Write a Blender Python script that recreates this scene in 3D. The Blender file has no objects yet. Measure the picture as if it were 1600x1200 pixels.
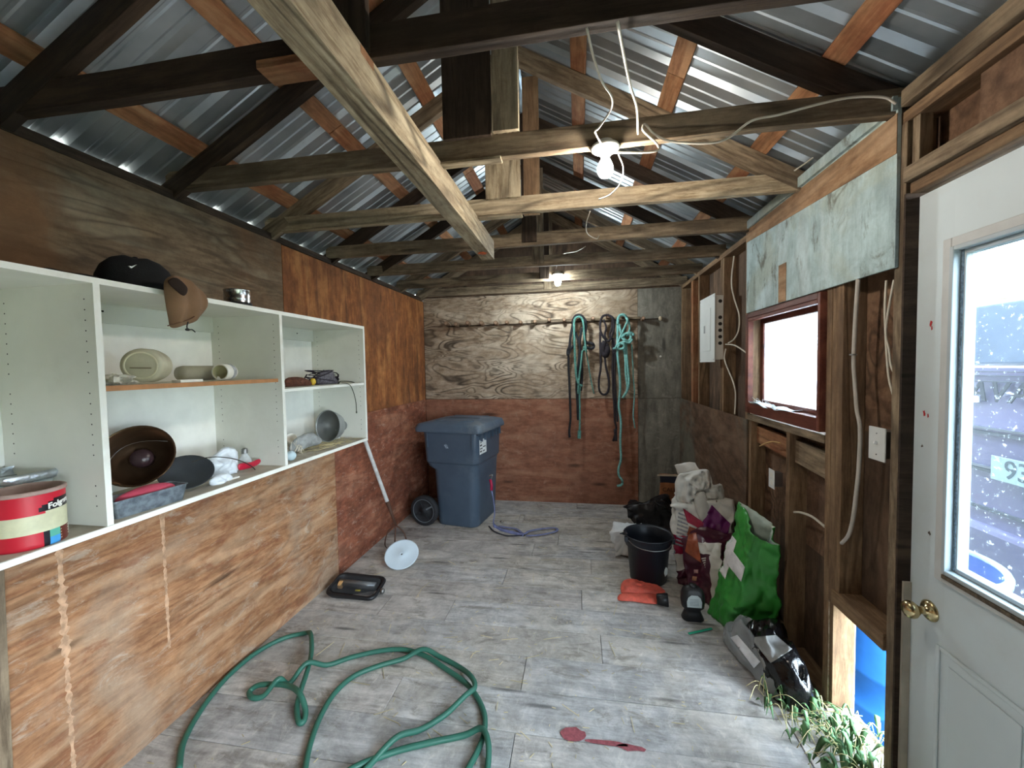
import bpy, bmesh, math, random
from mathutils import Vector, Matrix, noise
C = bpy.context.scene.collection
S = bpy.context.scene
PI = math.pi
random.seed(7)
# ---------------- camera ----------------
FPX, CH = 630.19, 1.601
RGT = Vector((0.98649, 0.16284, -0.01791)); DWN = Vector((-0.01067, -0.04524, -0.99892)); FWD = Vector((-0.16347, 0.98561, -0.04289))
cam = bpy.data.objects.new('camera', bpy.data.cameras.new('camera')); C.objects.link(cam)
cam.data.sensor_width = 36; cam.data.lens = FPX/1600*36; cam.data.clip_start = .02
M4 = Matrix((RGT, -DWN, -FWD)).transposed().to_4x4(); M4.translation = (0, 0, CH); cam.matrix_world = M4
S.camera = cam
def at(px, py, ax, val):
    d = RGT*((px-800)/FPX) + DWN*((py-600)/FPX) + FWD
    i = 'xyz'.index(ax); o = Vector((0, 0, CH)); return o + d*((val-o[i])/d[i])
# ---------------- world, sun, exposure ----------------
W = bpy.data.worlds.new('overcast sky'); S.world = W; W.use_nodes = True
nt = W.node_tree; bgn = nt.nodes['Background']
tc = nt.nodes.new('ShaderNodeTexCoord'); sx = nt.nodes.new('ShaderNodeSeparateXYZ'); rp = nt.nodes.new('ShaderNodeValToRGB')
rp.color_ramp.elements[0].color = (.80, .91, 1, 1); rp.color_ramp.elements[1].color = (.66, .83, 1, 1)
nt.links.new(tc.outputs['Generated'], sx.inputs[0]); nt.links.new(sx.outputs[2], rp.inputs[0]); nt.links.new(rp.outputs[0], bgn.inputs[0])
bgn.inputs[1].default_value = 16.5
sun = bpy.data.objects.new('sun', bpy.data.lights.new('sun', 'SUN')); C.objects.link(sun)
sun.data.energy = 3; sun.data.angle = .01; sun.data.color = (1, .86, .7)
sun.rotation_euler = Vector((-.75, .12, .62)).to_track_quat('Z', 'Y').to_euler()
def portal(name, loc, sx_, sy_, rot):
    l = bpy.data.lights.new(name, 'AREA'); l.shape = 'RECTANGLE'; l.size = sx_; l.size_y = sy_; l.cycles.is_portal = True
    o = bpy.data.objects.new(name, l); C.objects.link(o); o.location = loc; o.rotation_euler = rot
portal('portal_door', (1.235, 1.16, 1.43), 1.05, .62, (0, PI/2, 0))
portal('portal_window', (1.235, 2.49, 1.6), .55, .7, (0, PI/2, 0))
portal('portal_side_window', (1.235, -.55, 1.0), 1.0, 1.7, (0, PI/2, 0))
portal('portal_hatch', (1.235, 1.82, .27), .5, .33, (0, PI/2, 0))
S.view_settings.view_transform = 'Standard'; S.view_settings.look = 'None'; S.view_settings.gamma = 1
S.view_settings.use_curve_mapping = False; S.view_settings.exposure = 1.4
S.cycles.use_denoising = True; S.cycles.max_bounces = 12; S.cycles.diffuse_bounces = 8; S.cycles.transparent_max_bounces = 12
S.cycles.sample_clamp_indirect = 6

# ---------------- materials ----------------
def lin(c):
    r = [(x/255/12.92 if x/255 <= .04045 else ((x/255+.055)/1.055)**2.4) for x in c]; return (*r, 1)
class NT:
    def __init__(s, name):
        s.m = bpy.data.materials.new(name); s.m.use_nodes = True; s.t = s.m.node_tree; s.b = s.t.nodes['Principled BSDF']
    def n(s, t, **k):
        x = s.t.nodes.new(t)
        for a, v in k.items(): setattr(x, a, v)
        return x
    def put(s, v, sock):
        if isinstance(v, bpy.types.NodeSocket): s.t.links.new(v, sock)
        else: sock.default_value = v
    def math(s, op, a, b=0, clamp=False):
        x = s.n('ShaderNodeMath', operation=op, use_clamp=clamp); s.put(a, x.inputs[0]); s.put(b, x.inputs[1]); return x.outputs[0]
    def mix(s, f, a, b, mode='MIX'):
        x = s.n('ShaderNodeMix', data_type='RGBA', blend_type=mode); s.put(f, x.inputs[0]); s.put(a, x.inputs[6]); s.put(b, x.inputs[7]); return x.outputs[2]
    def coord(s, scale=(1, 1, 1), rnd=True):
        t = s.n('ShaderNodeTexCoord'); m = s.n('ShaderNodeMapping'); m.inputs['Scale'].default_value = scale
        s.t.links.new(t.outputs['Object'], m.inputs[0])
        if rnd:
            oi = s.n('ShaderNodeObjectInfo'); c = s.n('ShaderNodeCombineXYZ'); k = s.math('MULTIPLY', oi.outputs['Random'], 37.0)
            for i in range(3): s.t.links.new(k, c.inputs[i])
            s.t.links.new(c.outputs[0], m.inputs['Location'])
        return m.outputs[0]
    def noise(s, v, scale, detail=4, rough=.55, dist=0):
        x = s.n('ShaderNodeTexNoise'); s.t.links.new(v, x.inputs['Vector']); x.inputs['Scale'].default_value = scale
        x.inputs['Detail'].default_value = detail; x.inputs['Roughness'].default_value = rough; x.inputs['Distortion'].default_value = dist; return x.outputs[0]
    def step(s, v, lo, hi):
        x = s.n('ShaderNodeMapRange', interpolation_type='SMOOTHSTEP'); s.put(v, x.inputs[0]); x.inputs[1].default_value = lo; x.inputs[2].default_value = hi; return x.outputs[0]
    def bump(s, h, strength=.3, dist=.01):
        x = s.n('ShaderNodeBump'); x.inputs['Strength'].default_value = strength; x.inputs['Distance'].default_value = dist
        s.t.links.new(h, x.inputs['Height']); s.t.links.new(x.outputs[0], s.b.inputs['Normal'])
MATS = {}
def mat(name, rgb, rough=.6, metal=0, var=.12, scale=12, bump=0, bscale=None, dirt=None, damt=.4, alpha=1, trans=0, spec=.5, ior=1.45, emit=0):
    if name in MATS: return MATS[name]
    k = NT(name); v = k.coord(); n = k.noise(v, scale, 5)
    c = lin(rgb); lo = tuple(x*(1-var) for x in c[:3])+(1,); hi = tuple(min(1, x*(1+var)) for x in c[:3])+(1,)
    col = k.mix(k.step(n, .3, .7), lo, hi)
    if dirt:
        d = k.math('MULTIPLY', k.step(k.noise(v, scale*.45, 7, .7), .48, .68), damt); col = k.mix(d, col, lin(dirt))
    k.put(col, k.b.inputs['Base Color']); k.b.inputs['Roughness'].default_value = rough; k.b.inputs['Metallic'].default_value = metal
    k.b.inputs['Specular IOR Level'].default_value = spec; k.b.inputs['Alpha'].default_value = alpha
    k.b.inputs['Transmission Weight'].default_value = trans; k.b.inputs['IOR'].default_value = ior
    if emit: k.put(c, k.b.inputs['Emission Color']); k.b.inputs['Emission Strength'].default_value = emit
    if bump: k.bump(k.noise(v, bscale or scale*3, 4), bump)
    MATS[name] = k.m; return k.m
def wood(name, base, dark, light=None, axis='x', stretch=7, k_lines=40, lines=.5, cs=1.1, mottle=.22, mscale=9, patch=None, pamt=.5, pscale=1.4, streak=.5, blotch=None, bamt=.5, rough=.82, objvar=.12, bump=.35, drips=None, dust=None, duscale=3):
    """weathered timber or rotary-cut plywood: stretched grain noise, contour lines, patches of other tone"""
    if name in MATS: return MATS[name]
    k = NT(name); sc = [stretch]*3; sc['xyz'.index(axis)] = 1
    v = k.coord(sc); vu = k.coord((1, 1, 1))
    fine = k.noise(v, 9, 8, .7, .3); mid = k.noise(v, 2.2, 3, .5, .6)
    cont = k.math('POWER', k.math('ABSOLUTE', k.math('SINE', k.math('MULTIPLY', k.noise([k.coord([x*.42 for x in sc])][0], cs, 2, .45, .8), k_lines))), 6)
    col = k.mix(k.step(fine, .3, .72), lin(dark), lin(base))
    if light: col = k.mix(k.math('MULTIPLY', k.step(mid, .45, .7), .7), col, lin(light))
    msk = k.step(k.noise(vu, 2.2, 2), .35, .65)
    col = k.mix(k.math('MULTIPLY', k.math('MULTIPLY', cont, lines), k.math('ADD', k.math('MULTIPLY', msk, .7), .3)), col, lin([x*.42 for x in dark]))
    if patch: col = k.mix(k.math('MULTIPLY', k.step(k.noise(vu, pscale, 6, .6, .4), .46, .62), pamt), col, lin(patch))
    if blotch:
        vb = k.coord([x**.5 for x in sc]); col = k.mix(k.math('MULTIPLY', k.step(k.noise(vb, 3.5, 8, .72, .8), .52, .66), bamt), col, lin(blotch))
    if drips:
        vd = k.coord((6, 6, .55)); col = k.mix(k.math('MULTIPLY', k.step(k.noise(vd, 1.6, 5, .65, .3), .50, .72), .8), col, lin(drips))
    if dust:
        vs = k.coord((3, 1.6, 4)); col = k.mix(k.math('MULTIPLY', k.step(k.noise(vs, duscale, 10, .8, 1.2), .53, .66), .55), col, lin(dust))
    kn = k.n('ShaderNodeTexVoronoi'); k.t.links.new(v, kn.inputs['Vector']); kn.inputs['Scale'].default_value = 1.1
    col = k.mix(k.math('MULTIPLY', k.math('SUBTRACT', 1, k.step(kn.outputs['Distance'], .03, .14)), .7), col, lin([x*.4 for x in dark]))
    mt = k.step(k.noise(vu, mscale, 10, .78, .4), .3, .72); mc = k.mix(mt, (1-mottle, 1-mottle, 1-mottle, 1), (1+mottle*.55, 1+mottle*.55, 1+mottle*.55, 1)); col = k.mix(1.0, col, mc, 'MULTIPLY')
    oi = k.n('ShaderNodeObjectInfo'); br = k.math('ADD', k.math('MULTIPLY', oi.outputs['Random'], 2*objvar), 1-objvar)
    cc = k.n('ShaderNodeCombineColor'); [k.t.links.new(br, cc.inputs[i]) for i in range(3)]
    col = k.mix(1.0, col, cc.outputs[0], 'MULTIPLY')
    k.put(col, k.b.inputs['Base Color']); k.b.inputs['Roughness'].default_value = rough; k.b.inputs['Specular IOR Level'].default_value = .25
    k.bump(k.math('ADD', fine, k.math('MULTIPLY', cont, -.6)), bump, .004)
    MATS[name] = k.m; return k.m

# ---------------- mesh helpers ----------------
class MB:
    def __init__(s): s.b = bmesh.new()
    def box(s, x0, x1, y0, y1, z0, z1, M=None):
        v = [s.b.verts.new(M @ Vector(p) if M else p) for p in [(x0,y0,z0),(x1,y0,z0),(x1,y1,z0),(x0,y1,z0),(x0,y0,z1),(x1,y0,z1),(x1,y1,z1),(x0,y1,z1)]]
        for f in [(3,2,1,0),(4,5,6,7),(0,1,5,4),(1,2,6,5),(2,3,7,6),(3,0,4,7)]: s.b.faces.new([v[i] for i in f])
        return s
    def prism(s, pts, off):
        n = len(pts); off = Vector(off); a = [s.b.verts.new(Vector(p)) for p in pts]; c = [s.b.verts.new(Vector(p)+off) for p in pts]
        s.b.faces.new(a[::-1]); s.b.faces.new(c)
        for i in range(n): s.b.faces.new([a[i], a[(i+1) % n], c[(i+1) % n], c[i]])
        return s
    def rings(s, rings, cap0=True, cap1=True, closed=False, mi=None):
        vs = [[s.b.verts.new(p) for p in r] for r in rings]; n = len(vs[0])
        L = len(vs)
        for j in range(L if closed else L-1):
            A, B_ = vs[j], vs[(j+1) % L]
            for i in range(n):
                try:
                    f = s.b.faces.new([A[i], A[(i+1) % n], B_[(i+1) % n], B_[i]])
                    if mi: f.material_index = mi(j, i)
                except ValueError: pass
        if not closed:
            if cap0: s.b.faces.new(vs[0][::-1])
            if cap1: s.b.faces.new(vs[-1])
        return s
    def tube(s, pts, r, seg=8, closed=False, flat=1.0, up=None):
        pts = [Vector(p) for p in pts]; n = len(pts); R = []; side = None
        for i, p in enumerate(pts):
            a = pts[i-1] if (i or closed) else p; b = pts[(i+1) % n] if (i < n-1 or closed) else p
            t = (b-a); t = t.normalized() if t.length > 1e-9 else Vector((0, 0, 1))
            if side is None or up is not None:
                u = Vector(up) if up is not None else (Vector((0, 0, 1)) if abs(t.z) < .9 else Vector((1, 0, 0)))
                side = t.cross(u)
                side = side.normalized() if side.length > 1e-6 else Vector((1, 0, 0))
            else:
                side = side - t*side.dot(t); side = side.normalized() if side.length > 1e-6 else Vector((1, 0, 0))
            w = t.cross(side); rr = r[i] if isinstance(r, (list, tuple)) else r
            R.append([p + side*rr*math.cos(2*PI*j/seg) + w*rr*flat*math.sin(2*PI*j/seg) for j in range(seg)])
        return s.rings(R, closed=closed)
    def lathe(s, prof, M=None, seg=24, cap0=False, cap1=False, mi=None):
        R = [[(M @ Vector((r*math.cos(2*PI*j/seg), r*math.sin(2*PI*j/seg), z)) if M else Vector((r*math.cos(2*PI*j/seg), r*math.sin(2*PI*j/seg), z))) for j in range(seg)] for r, z in prof]
        return s.rings(R, cap0, cap1, mi=mi)
    def ball(s, c, r, seg=12, M=None, sc=(1, 1, 1), noise_amp=0, nsc=8, seed=0):
        c = Vector(c); R = []
        for i in range(1, seg):
            th = PI*i/seg; row = []
            for j in range(seg*2):
                ph = PI*j/seg; p = Vector((math.sin(th)*math.cos(ph)*sc[0], math.sin(th)*math.sin(ph)*sc[1], math.cos(th)*sc[2]))*r
                if noise_amp: p *= 1+noise_amp*noise.noise(p*nsc/r*.2+Vector((seed*7.3, seed, 0)))
                row.append(c+(M @ p if M else p))
            R.append(row)
        return s.rings(R)
    def patch(s, P, nu, nv, amp=0, nsc=8, seed=0, mi=None, bulge=0, crease=.55):
        """bilinear patch over four corners with position-based crumple"""
        A, B_, C_, D_ = [Vector(p) for p in P]; nrm = (B_-A).cross(D_-A).normalized(); g = []
        for j in range(nv+1):
            row = []
            for i in range(nu+1):
                u, v = i/nu, j/nv; p = A.lerp(B_, u).lerp(D_.lerp(C_, u), v)
                if amp:
                    q = p*nsc+Vector((seed*3.1, seed*1.7, seed)); p = p + Vector((noise.noise(q), noise.noise(q+Vector((31, 0, 0))), noise.noise(q+Vector((0, 57, 0)))))*amp
                    q2 = q*2.6; rd_ = lambda o_: .35-abs(noise.noise(q2+Vector((o_, 9, 9))))*1.6; p = p + Vector((rd_(9), rd_(40), rd_(71)*.6))*amp*crease
                if bulge: p = p + nrm*bulge*(math.sin(PI*u)*math.sin(PI*v))**.7
                row.append(s.b.verts.new(p))
            g.append(row)
        for j in range(nv):
            for i in range(nu):
                f = s.b.faces.new([g[j][i], g[j][i+1], g[j+1][i+1], g[j+1][i]])
                if mi: f.material_index = mi((i+.5)/nu, (j+.5)/nv)
        return s
    def done(s, name, m, parent=None, smooth=False, bevel=0, weld=0, matrix=None, solid=0, origin=None, sub=0):
        if weld: bmesh.ops.remove_doubles(s.b, verts=s.b.verts, dist=weld)
        bmesh.ops.recalc_face_normals(s.b, faces=s.b.faces)
        if origin is not None: bmesh.ops.translate(s.b, verts=s.b.verts, vec=-Vector(origin))
        me = bpy.data.meshes.new(name); s.b.to_mesh(me); s.b.free()
        for x in (m if isinstance(m, (list, tuple)) else [m]): me.materials.append(x)
        if smooth:
            for p in me.polygons: p.use_smooth = True
        o = bpy.data.objects.new(name, me); C.objects.link(o)
        if parent: o.parent = parent
        if matrix is not None: o.matrix_local = matrix
        elif origin is not None: o.location = origin
        if sub: md = o.modifiers.new('sub', 'SUBSURF'); md.levels = sub; md.render_levels = sub
        if solid: md = o.modifiers.new('solid', 'SOLIDIFY'); md.thickness = solid; md.offset = 0
        if bevel: md = o.modifiers.new('bevel', 'BEVEL'); md.width = bevel; md.segments = 2; md.limit_method = 'ANGLE'; md.angle_limit = .7
        return o
def box(name, x0, x1, y0, y1, z0, z1, m, parent=None, bevel=0, M=None):
    return MB().box(x0, x1, y0, y1, z0, z1, M).done(name, m, parent, bevel=bevel)
def empty(name, loc=(0, 0, 0), parent=None, **k):
    o = bpy.data.objects.new(name, None); C.objects.link(o); o.location = loc; o.empty_display_size = .1
    if parent: o.parent = parent
    for a, v in k.items(): o[a] = v
    return o
def struct(name, o=None):
    o = o or empty(name); o['kind'] = 'structure'; return o
def tag(o, label, cat, group=None):
    o['label'] = label; o['category'] = cat
    if group: o['group'] = group
    return o
def thing(name, label, cat, loc=(0, 0, 0), group=None):
    return tag(empty(name, loc), label, cat, group)
def place(o, parts_world):
    pass
def timber(name, p0, p1, w, h, m, parent=None, up=(0, 0, 1), warp=.002, cuts=6):
    """sawn board from p0 to p1 (centre line); w across, h along 'up'; grain along local x"""
    p0, p1 = Vector(p0), Vector(p1); L = (p1-p0).length; t = (p1-p0).normalized(); u = Vector(up); s = u.cross(t).normalized(); u = t.cross(s).normalized()
    M = Matrix((t, s, u)).transposed().to_4x4(); M.translation = p0
    R = []; sd = random.random()*99
    for i in range(cuts+1):
        x = L*i/cuts; a = noise.noise(Vector((x*1.3, sd, 0)))*warp*2; b = noise.noise(Vector((x*1.3, 0, sd)))*warp*2
        R.append([Vector((x, y*w/2+a, z*h/2+b)) for y, z in ((-1, -1), (1, -1), (1, 1), (-1, 1))])
    return MB().rings(R).done(name, m, parent, matrix=M, bevel=.002)
def spline(pts, n=8, closed=False):
    pts = [Vector(p) for p in pts]; out = []; N = len(pts)
    for i in range(N if closed else N-1):
        p0 = pts[i-1] if (i or closed) else pts[0]*2-pts[1]; p1 = pts[i]; p2 = pts[(i+1) % N]; p3 = pts[(i+2) % N] if (i+2 < N or closed) else p2*2-p1
        for k in range(n):
            t = k/n; out.append(.5*((2*p1)+(p2-p0)*t+(2*p0-5*p1+4*p2-p3)*t*t+(3*p1-p0-3*p2+p3)*t**3))
    if not closed: out.append(pts[-1])
    return out
def text_mesh(s, size, font_shear=0, extrude=.0006, bold=0, spacing=1):
    cu = bpy.data.curves.new('t', 'FONT'); cu.body = s; cu.size = size; cu.shear = font_shear; cu.extrude = extrude; cu.offset = bold; cu.space_character = spacing
    cu.align_x = 'CENTER'; cu.align_y = 'CENTER'; o = bpy.data.objects.new('t', cu); C.objects.link(o)
    bpy.context.view_layer.update(); me = bpy.data.meshes.new_from_object(o.evaluated_get(bpy.context.evaluated_depsgraph_get()))
    bpy.data.objects.remove(o); return me
def text(name, s, size, m, M, parent=None, bend=None, **k):
    me = text_mesh(s, size, **k); me.materials.clear(); me.materials.append(m)
    if bend:
        for v in me.vertices: v.co = bend(v.co)
    o = bpy.data.objects.new(name, me); C.objects.link(o)
    if parent: o.parent = parent
    if M is not None: o.matrix_local = M
    return o
def frame_mat(o, x, y):
    """matrix whose local x,y run along the given world directions"""
    x = Vector(x).normalized(); y = Vector(y).normalized(); z = x.cross(y); M = Matrix((x, y, z)).transposed().to_4x4(); M.translation = o; return M
def local(o):
    """move the children of an Empty (built in world space) under its location"""
    bpy.context.view_layer.update()
    T = Matrix.Translation(-o.location)
    for c in o.children: c.matrix_local = T @ c.matrix_local
    return o
# ================= materials used =================
ply_tan = wood('plywood tan worn', (180, 134, 96), (136, 92, 62), (196, 160, 126), 'y', 6, 26, .35, cs=2, patch=(166, 148, 128), pamt=.5, pscale=1.5, blotch=(128, 74, 48), bamt=.6, dust=(188, 174, 156))
ply_rust = wood('plywood rust brown', (156, 96, 70), (112, 66, 50), (172, 120, 94), 'y', 4, 22, .3, patch=(120, 66, 50), pamt=.4, pscale=2.5, dust=(186, 160, 144), duscale=6, blotch=(96, 52, 36), bamt=.6, mottle=.35)
ply_rust2 = wood('plywood red brown back', (164, 112, 88), (130, 84, 64), (176, 128, 102), 'x', 4, 20, .2, patch=(140, 98, 80), pamt=.4, dust=(176, 142, 122), duscale=2.5, bump=.15)
ply_orange = wood('plywood orange stained', (168, 106, 60), (120, 72, 42), (188, 128, 78), 'z', 4, 22, .3, patch=(120, 76, 50), pamt=.6, pscale=2.2, drips=(78, 50, 38), mottle=.35)
ply_greyb = wood('plywood grey brown', (136, 116, 92), (102, 84, 66), (146, 134, 114), 'y', 5, 30, .45, cs=2.4, patch=(118, 84, 56), pamt=.8, pscale=.9)
ply_greygrn = wood('plywood grey weathered', (150, 144, 130), (112, 108, 98), (164, 160, 148), 'y', 5, 34, .5, patch=(124, 118, 104), pamt=.5)
ply_back = wood('plywood back wall swirled grain', (196, 176, 154), (146, 124, 102), (210, 194, 174), 'x', 3.0, 46, .9, cs=3.2, patch=(146, 124, 100), pamt=.4, blotch=(96, 76, 58), bamt=.45, bump=.6)
ply_backgrey = wood('plywood back wall grey', (132, 128, 116), (104, 100, 92), (146, 142, 130), 'z', 4, 24, .4, patch=(110, 106, 96), pamt=.5, dust=(158, 152, 140))
ply_dark = wood('sheathing dark brown', (104, 84, 68), (74, 58, 46), (124, 100, 80), 'z', 4, 24, .5, patch=(78, 64, 54), pamt=.6)
ply_mid = wood('sheathing brown', (126, 98, 76), (92, 68, 52), (142, 114, 90), 'x', 3, 30, .7, cs=2, patch=(88, 68, 56), pamt=.5)
tim_grey = wood('timber weathered grey', (148, 130, 106), (98, 82, 64), (170, 152, 126), 'x', 9, 30, .7, patch=(96, 84, 70), pamt=.5, objvar=.15)
tim_lite = wood('timber pale dry', (184, 168, 140), (126, 108, 84), (202, 188, 160), 'x', 9, 30, .8, patch=(140, 126, 106), pamt=.5, blotch=(90, 76, 60), bamt=.4)
tim_dark = wood('timber dark old and shaded', (70, 56, 45), (44, 34, 27), (84, 68, 54), 'x', 9, 26, .5, patch=(42, 34, 28), pamt=.5)  # old timber, darkened further to carry the shade on the near trusses
tim_orange = wood('strapping orange', (162, 116, 82), (124, 86, 58), (176, 136, 100), 'x', 9, 24, .4, patch=(120, 62, 40), pamt=.5, pscale=3)
tim_stud = wood('stud brown', (140, 112, 84), (98, 76, 56), (156, 130, 100), 'x', 9, 28, .5, patch=(104, 84, 66), pamt=.5)
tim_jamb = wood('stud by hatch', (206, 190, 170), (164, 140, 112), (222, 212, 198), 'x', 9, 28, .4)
floor_m = [wood('floor board %d' % i, b, d, l, 'x', 7, 22, .3, patch=p, pamt=.6, pscale=1.7, dust=(218, 212, 202), duscale=5, blotch=(132, 126, 116), bamt=.75, objvar=.07, bump=.25, mottle=.36, mscale=6) for i, (b, d, l, p) in enumerate([
    ((200, 194, 188), (166, 160, 154), (212, 208, 202), (182, 178, 174)), ((192, 190, 188), (160, 158, 156), (206, 204, 202), (192, 184, 172)), ((200, 192, 182), (168, 162, 152), (210, 206, 200), (184, 182, 180))])]
paint_mint = wood('mint paint flaking', (184, 206, 208), (162, 184, 186), (196, 214, 216), 'z', 5, 20, .3, patch=(168, 176, 160), pamt=.6, pscale=2, blotch=(96, 92, 78), bamt=.75, bump=.3)
white_mel = mat('white laminate', (222, 222, 212), .45, var=.04, scale=5, dirt=(188, 184, 168), damt=.25)
white_edge = mat('white laminate edge', (236, 236, 228), .45, var=.03, scale=9, dirt=(178, 170, 150), damt=.3)
shelf_dust = mat('shelf board dusty', (186, 178, 162), .8, var=.15, scale=7, dirt=(132, 116, 94), damt=.7)
shelf_brown = mat('shelf brown edge', (176, 122, 78), .6, var=.15, scale=20)
hole_m = mat('dark hole', (40, 36, 32), .9)
k = NT('galvanised roof sheet'); v = k.coord((1, 1, 1)); n = k.noise(v, 60, 3); col = k.mix(k.step(k.noise(v, 3, 4), .3, .7), lin((158, 168, 174)), lin((192, 200, 204)))
k.put(col, k.b.inputs['Base Color']); k.b.inputs['Metallic'].default_value = .85; k.put(k.math('ADD', k.math('MULTIPLY', n, .2), .30), k.b.inputs['Roughness']); roof_m = k.m
red_frame = wood('window frame red brown', (112, 62, 48), (84, 44, 34), (134, 80, 62), 'y', 5, 20, .3, patch=(100, 48, 36), pamt=.4, rough=.5)
door_white = mat('door white paint', (208, 220, 224), .45, var=.03, scale=3, dirt=(176, 174, 166), damt=.2)
black_pl = mat('black plastic', (22, 23, 26), .45, var=.1)
brass = mat('knob worn brass', (196, 178, 136), .22, 1, var=.05)
wire_white = mat('white cable sheath', (205, 198, 182), .5, var=.08)
chrome = mat('bright steel', (190, 190, 190), .25, 1)
steel = mat('dull steel', (150, 150, 150), .45, 1)
def glass_mat(name, haze, specks, tint=(1, 1, 1)):
    k = NT(name); o = k.t.nodes['Material Output']; tr = k.n('ShaderNodeBsdfTransparent'); tr.inputs[0].default_value = (*tint, 1)
    df = k.n('ShaderNodeBsdfDiffuse'); df.inputs[0].default_value = (.72, .78, .82, 1); tl = k.n('ShaderNodeBsdfTranslucent'); tl.inputs[0].default_value = (.8, .86, .9, 1)
    ms = k.n('ShaderNodeMixShader'); ms.inputs[0].default_value = .7; k.t.links.new(df.outputs[0], ms.inputs[1]); k.t.links.new(tl.outputs[0], ms.inputs[2])
    v = k.coord(rnd=False); a = k.step(k.noise(v, 70, 3, .6), .62, .72); b = k.step(k.noise(v, 60, 4, .6), .62, .76)
    sp = k.math('MULTIPLY', k.math('MAXIMUM', a, k.math('MULTIPLY', b, .7)), specks); big = k.math('MULTIPLY', k.noise(v, 3, 6, .7), haze)
    f = k.math('ADD', sp, big, True); m2 = k.n('ShaderNodeMixShader'); k.t.links.new(f, m2.inputs[0]); k.t.links.new(tr.outputs[0], m2.inputs[1]); k.t.links.new(ms.outputs[0], m2.inputs[2])
    gl = k.n('ShaderNodeBsdfGlossy'); gl.inputs['Roughness'].default_value = .05; fr = k.n('ShaderNodeFresnel'); fr.inputs[0].default_value = 1.3
    m3 = k.n('ShaderNodeMixShader'); ge = k.n('ShaderNodeNewGeometry'); k.t.links.new(k.math('MULTIPLY', fr.outputs[0], k.math('SUBTRACT', 1, ge.outputs['Backfacing'])), m3.inputs[0]); k.t.links.new(m2.outputs[0], m3.inputs[1]); k.t.links.new(gl.outputs[0], m3.inputs[2])
    k.t.links.new(m3.outputs[0], o.inputs[0]); return k.m
dirty_glass = glass_mat('dusty door glass', .035, .24, (.62, .66, .68)); dusty_glare_glass = glass_mat('dusty glare small window glass', 1.5, .6)  # small window haze is raised to imitate blown-out daylight
XL, XR, XO, YB, YN, ZT = -1.85, 1.11, 1.20, 4.69, -1.6, 2.45
# ================= floor =================
fl = struct('floor'); r = random.Random(3)
for i in range(-13, 14):
    y0 = 1.675+.235*i
    if y0 > YB or y0+.235 < YN: continue
    if i == 0: cuts = [-1.02+.1, .9]
    elif i == 2: cuts = [.11]
    elif i == 1: cuts = [-.3]
    else: cuts = sorted([r.uniform(-1.4, .9) for _ in range(r.choice([1, 1, 2]))])
    xs = [XL-.02]+cuts+[1.205]
    for a, b in zip(xs[:-1], xs[1:]):
        dz = r.uniform(-.0015, .0015)
        timber('floorboard', ((a+.0015), y0+.1175, -.0125+dz), (b-.0015, y0+.1175, -.0125+dz), .2325, .025, floor_m[r.randrange(3)], fl, warp=.0005)
box('subfloor', XL-.1, 1.22, YN-.1, YB+.1, -.06, -.032, ply_dark, fl)
# dry straw, chips and dirt scattered on the boards
m = MB()
for i in range(520):
    x = r.uniform(-1.75, 1.0); y = r.uniform(1.1, 4.5); a = r.uniform(0, PI); L = r.uniform(.004, .035) if i % 7 else r.uniform(.05, .13); w = .0012
    if i % 3 == 0: x = r.gauss(-.2, .5); y = r.gauss(2.0, .5)
    x = min(1.02, max(-1.78, x)); d = Vector((math.cos(a), math.sin(a), 0))*L/2; s_ = Vector((-math.sin(a), math.cos(a), 0))*w; c = Vector((x, y, .0028))
    m.prism([c-d-s_, c+d-s_, c+d+s_, c-d+s_], (0, 0, .0016))
st = m.done('straw_litter', mat('dry straw', (196, 182, 140), .8, var=.3, scale=3), fl); st['kind'] = 'stuff'
m = MB()
for cx, cy, w, h, n in [(-.04, 1.70, .055, .035, 14), (.10, 1.68, .09, .012, 14), (.20, 1.672, .06, .014, 10)]:
    pts = [(cx+w*math.cos(2*PI*i/n)*(1+.5*noise.noise(Vector((i*1.7, cx*50, 0)))), cy+h*math.sin(2*PI*i/n)*(1+.5*noise.noise(Vector((i*1.3, cy*90, 5)))), .003) for i in range(n)]
    m.prism(pts, (0, 0, .0008))
m.done('red_paint_stain', mat('red paint on floor', (146, 76, 82), .7, var=.25, scale=60), fl)
# ================= left wall =================
wl = struct('wall_left')
def panel(y0, y1, z0, z1, m_, x=XL, t=.012, parent=wl, name='plywood_panel'): return box(name, x-t, x, y0+.002, y1-.002, z0, z1, m_, parent, bevel=.0015)
panel(-.14, 2.32, 1.22, 2.405, ply_greyb); panel(2.32, YB, 1.22, 2.40, ply_orange)
panel(YN, -.14, 0, 2.40, ply_greyb)
panel(.92, 2.80, .0, 1.218, ply_tan); panel(-.14, .92, 0, 1.218, ply_tan); panel(2.80, YB, .0, 1.218, ply_rust)
for y in [-.13+.6*i for i in range(9)]:
    if y < YB: timber('stud', (XL-.057, y, 0), (XL-.057, y, 2.41), .04, .088, tim_dark, wl, up=(1, 0, 0))
timber('top_plate', (XL-.055, YN, 2.43), (XL-.055, YB, 2.43), .09, .04, tim_dark, wl)
box('siding', -1.965, -1.953, YN-.1, YB+.1, -.05, 2.476, ply_dark, wl)
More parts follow.
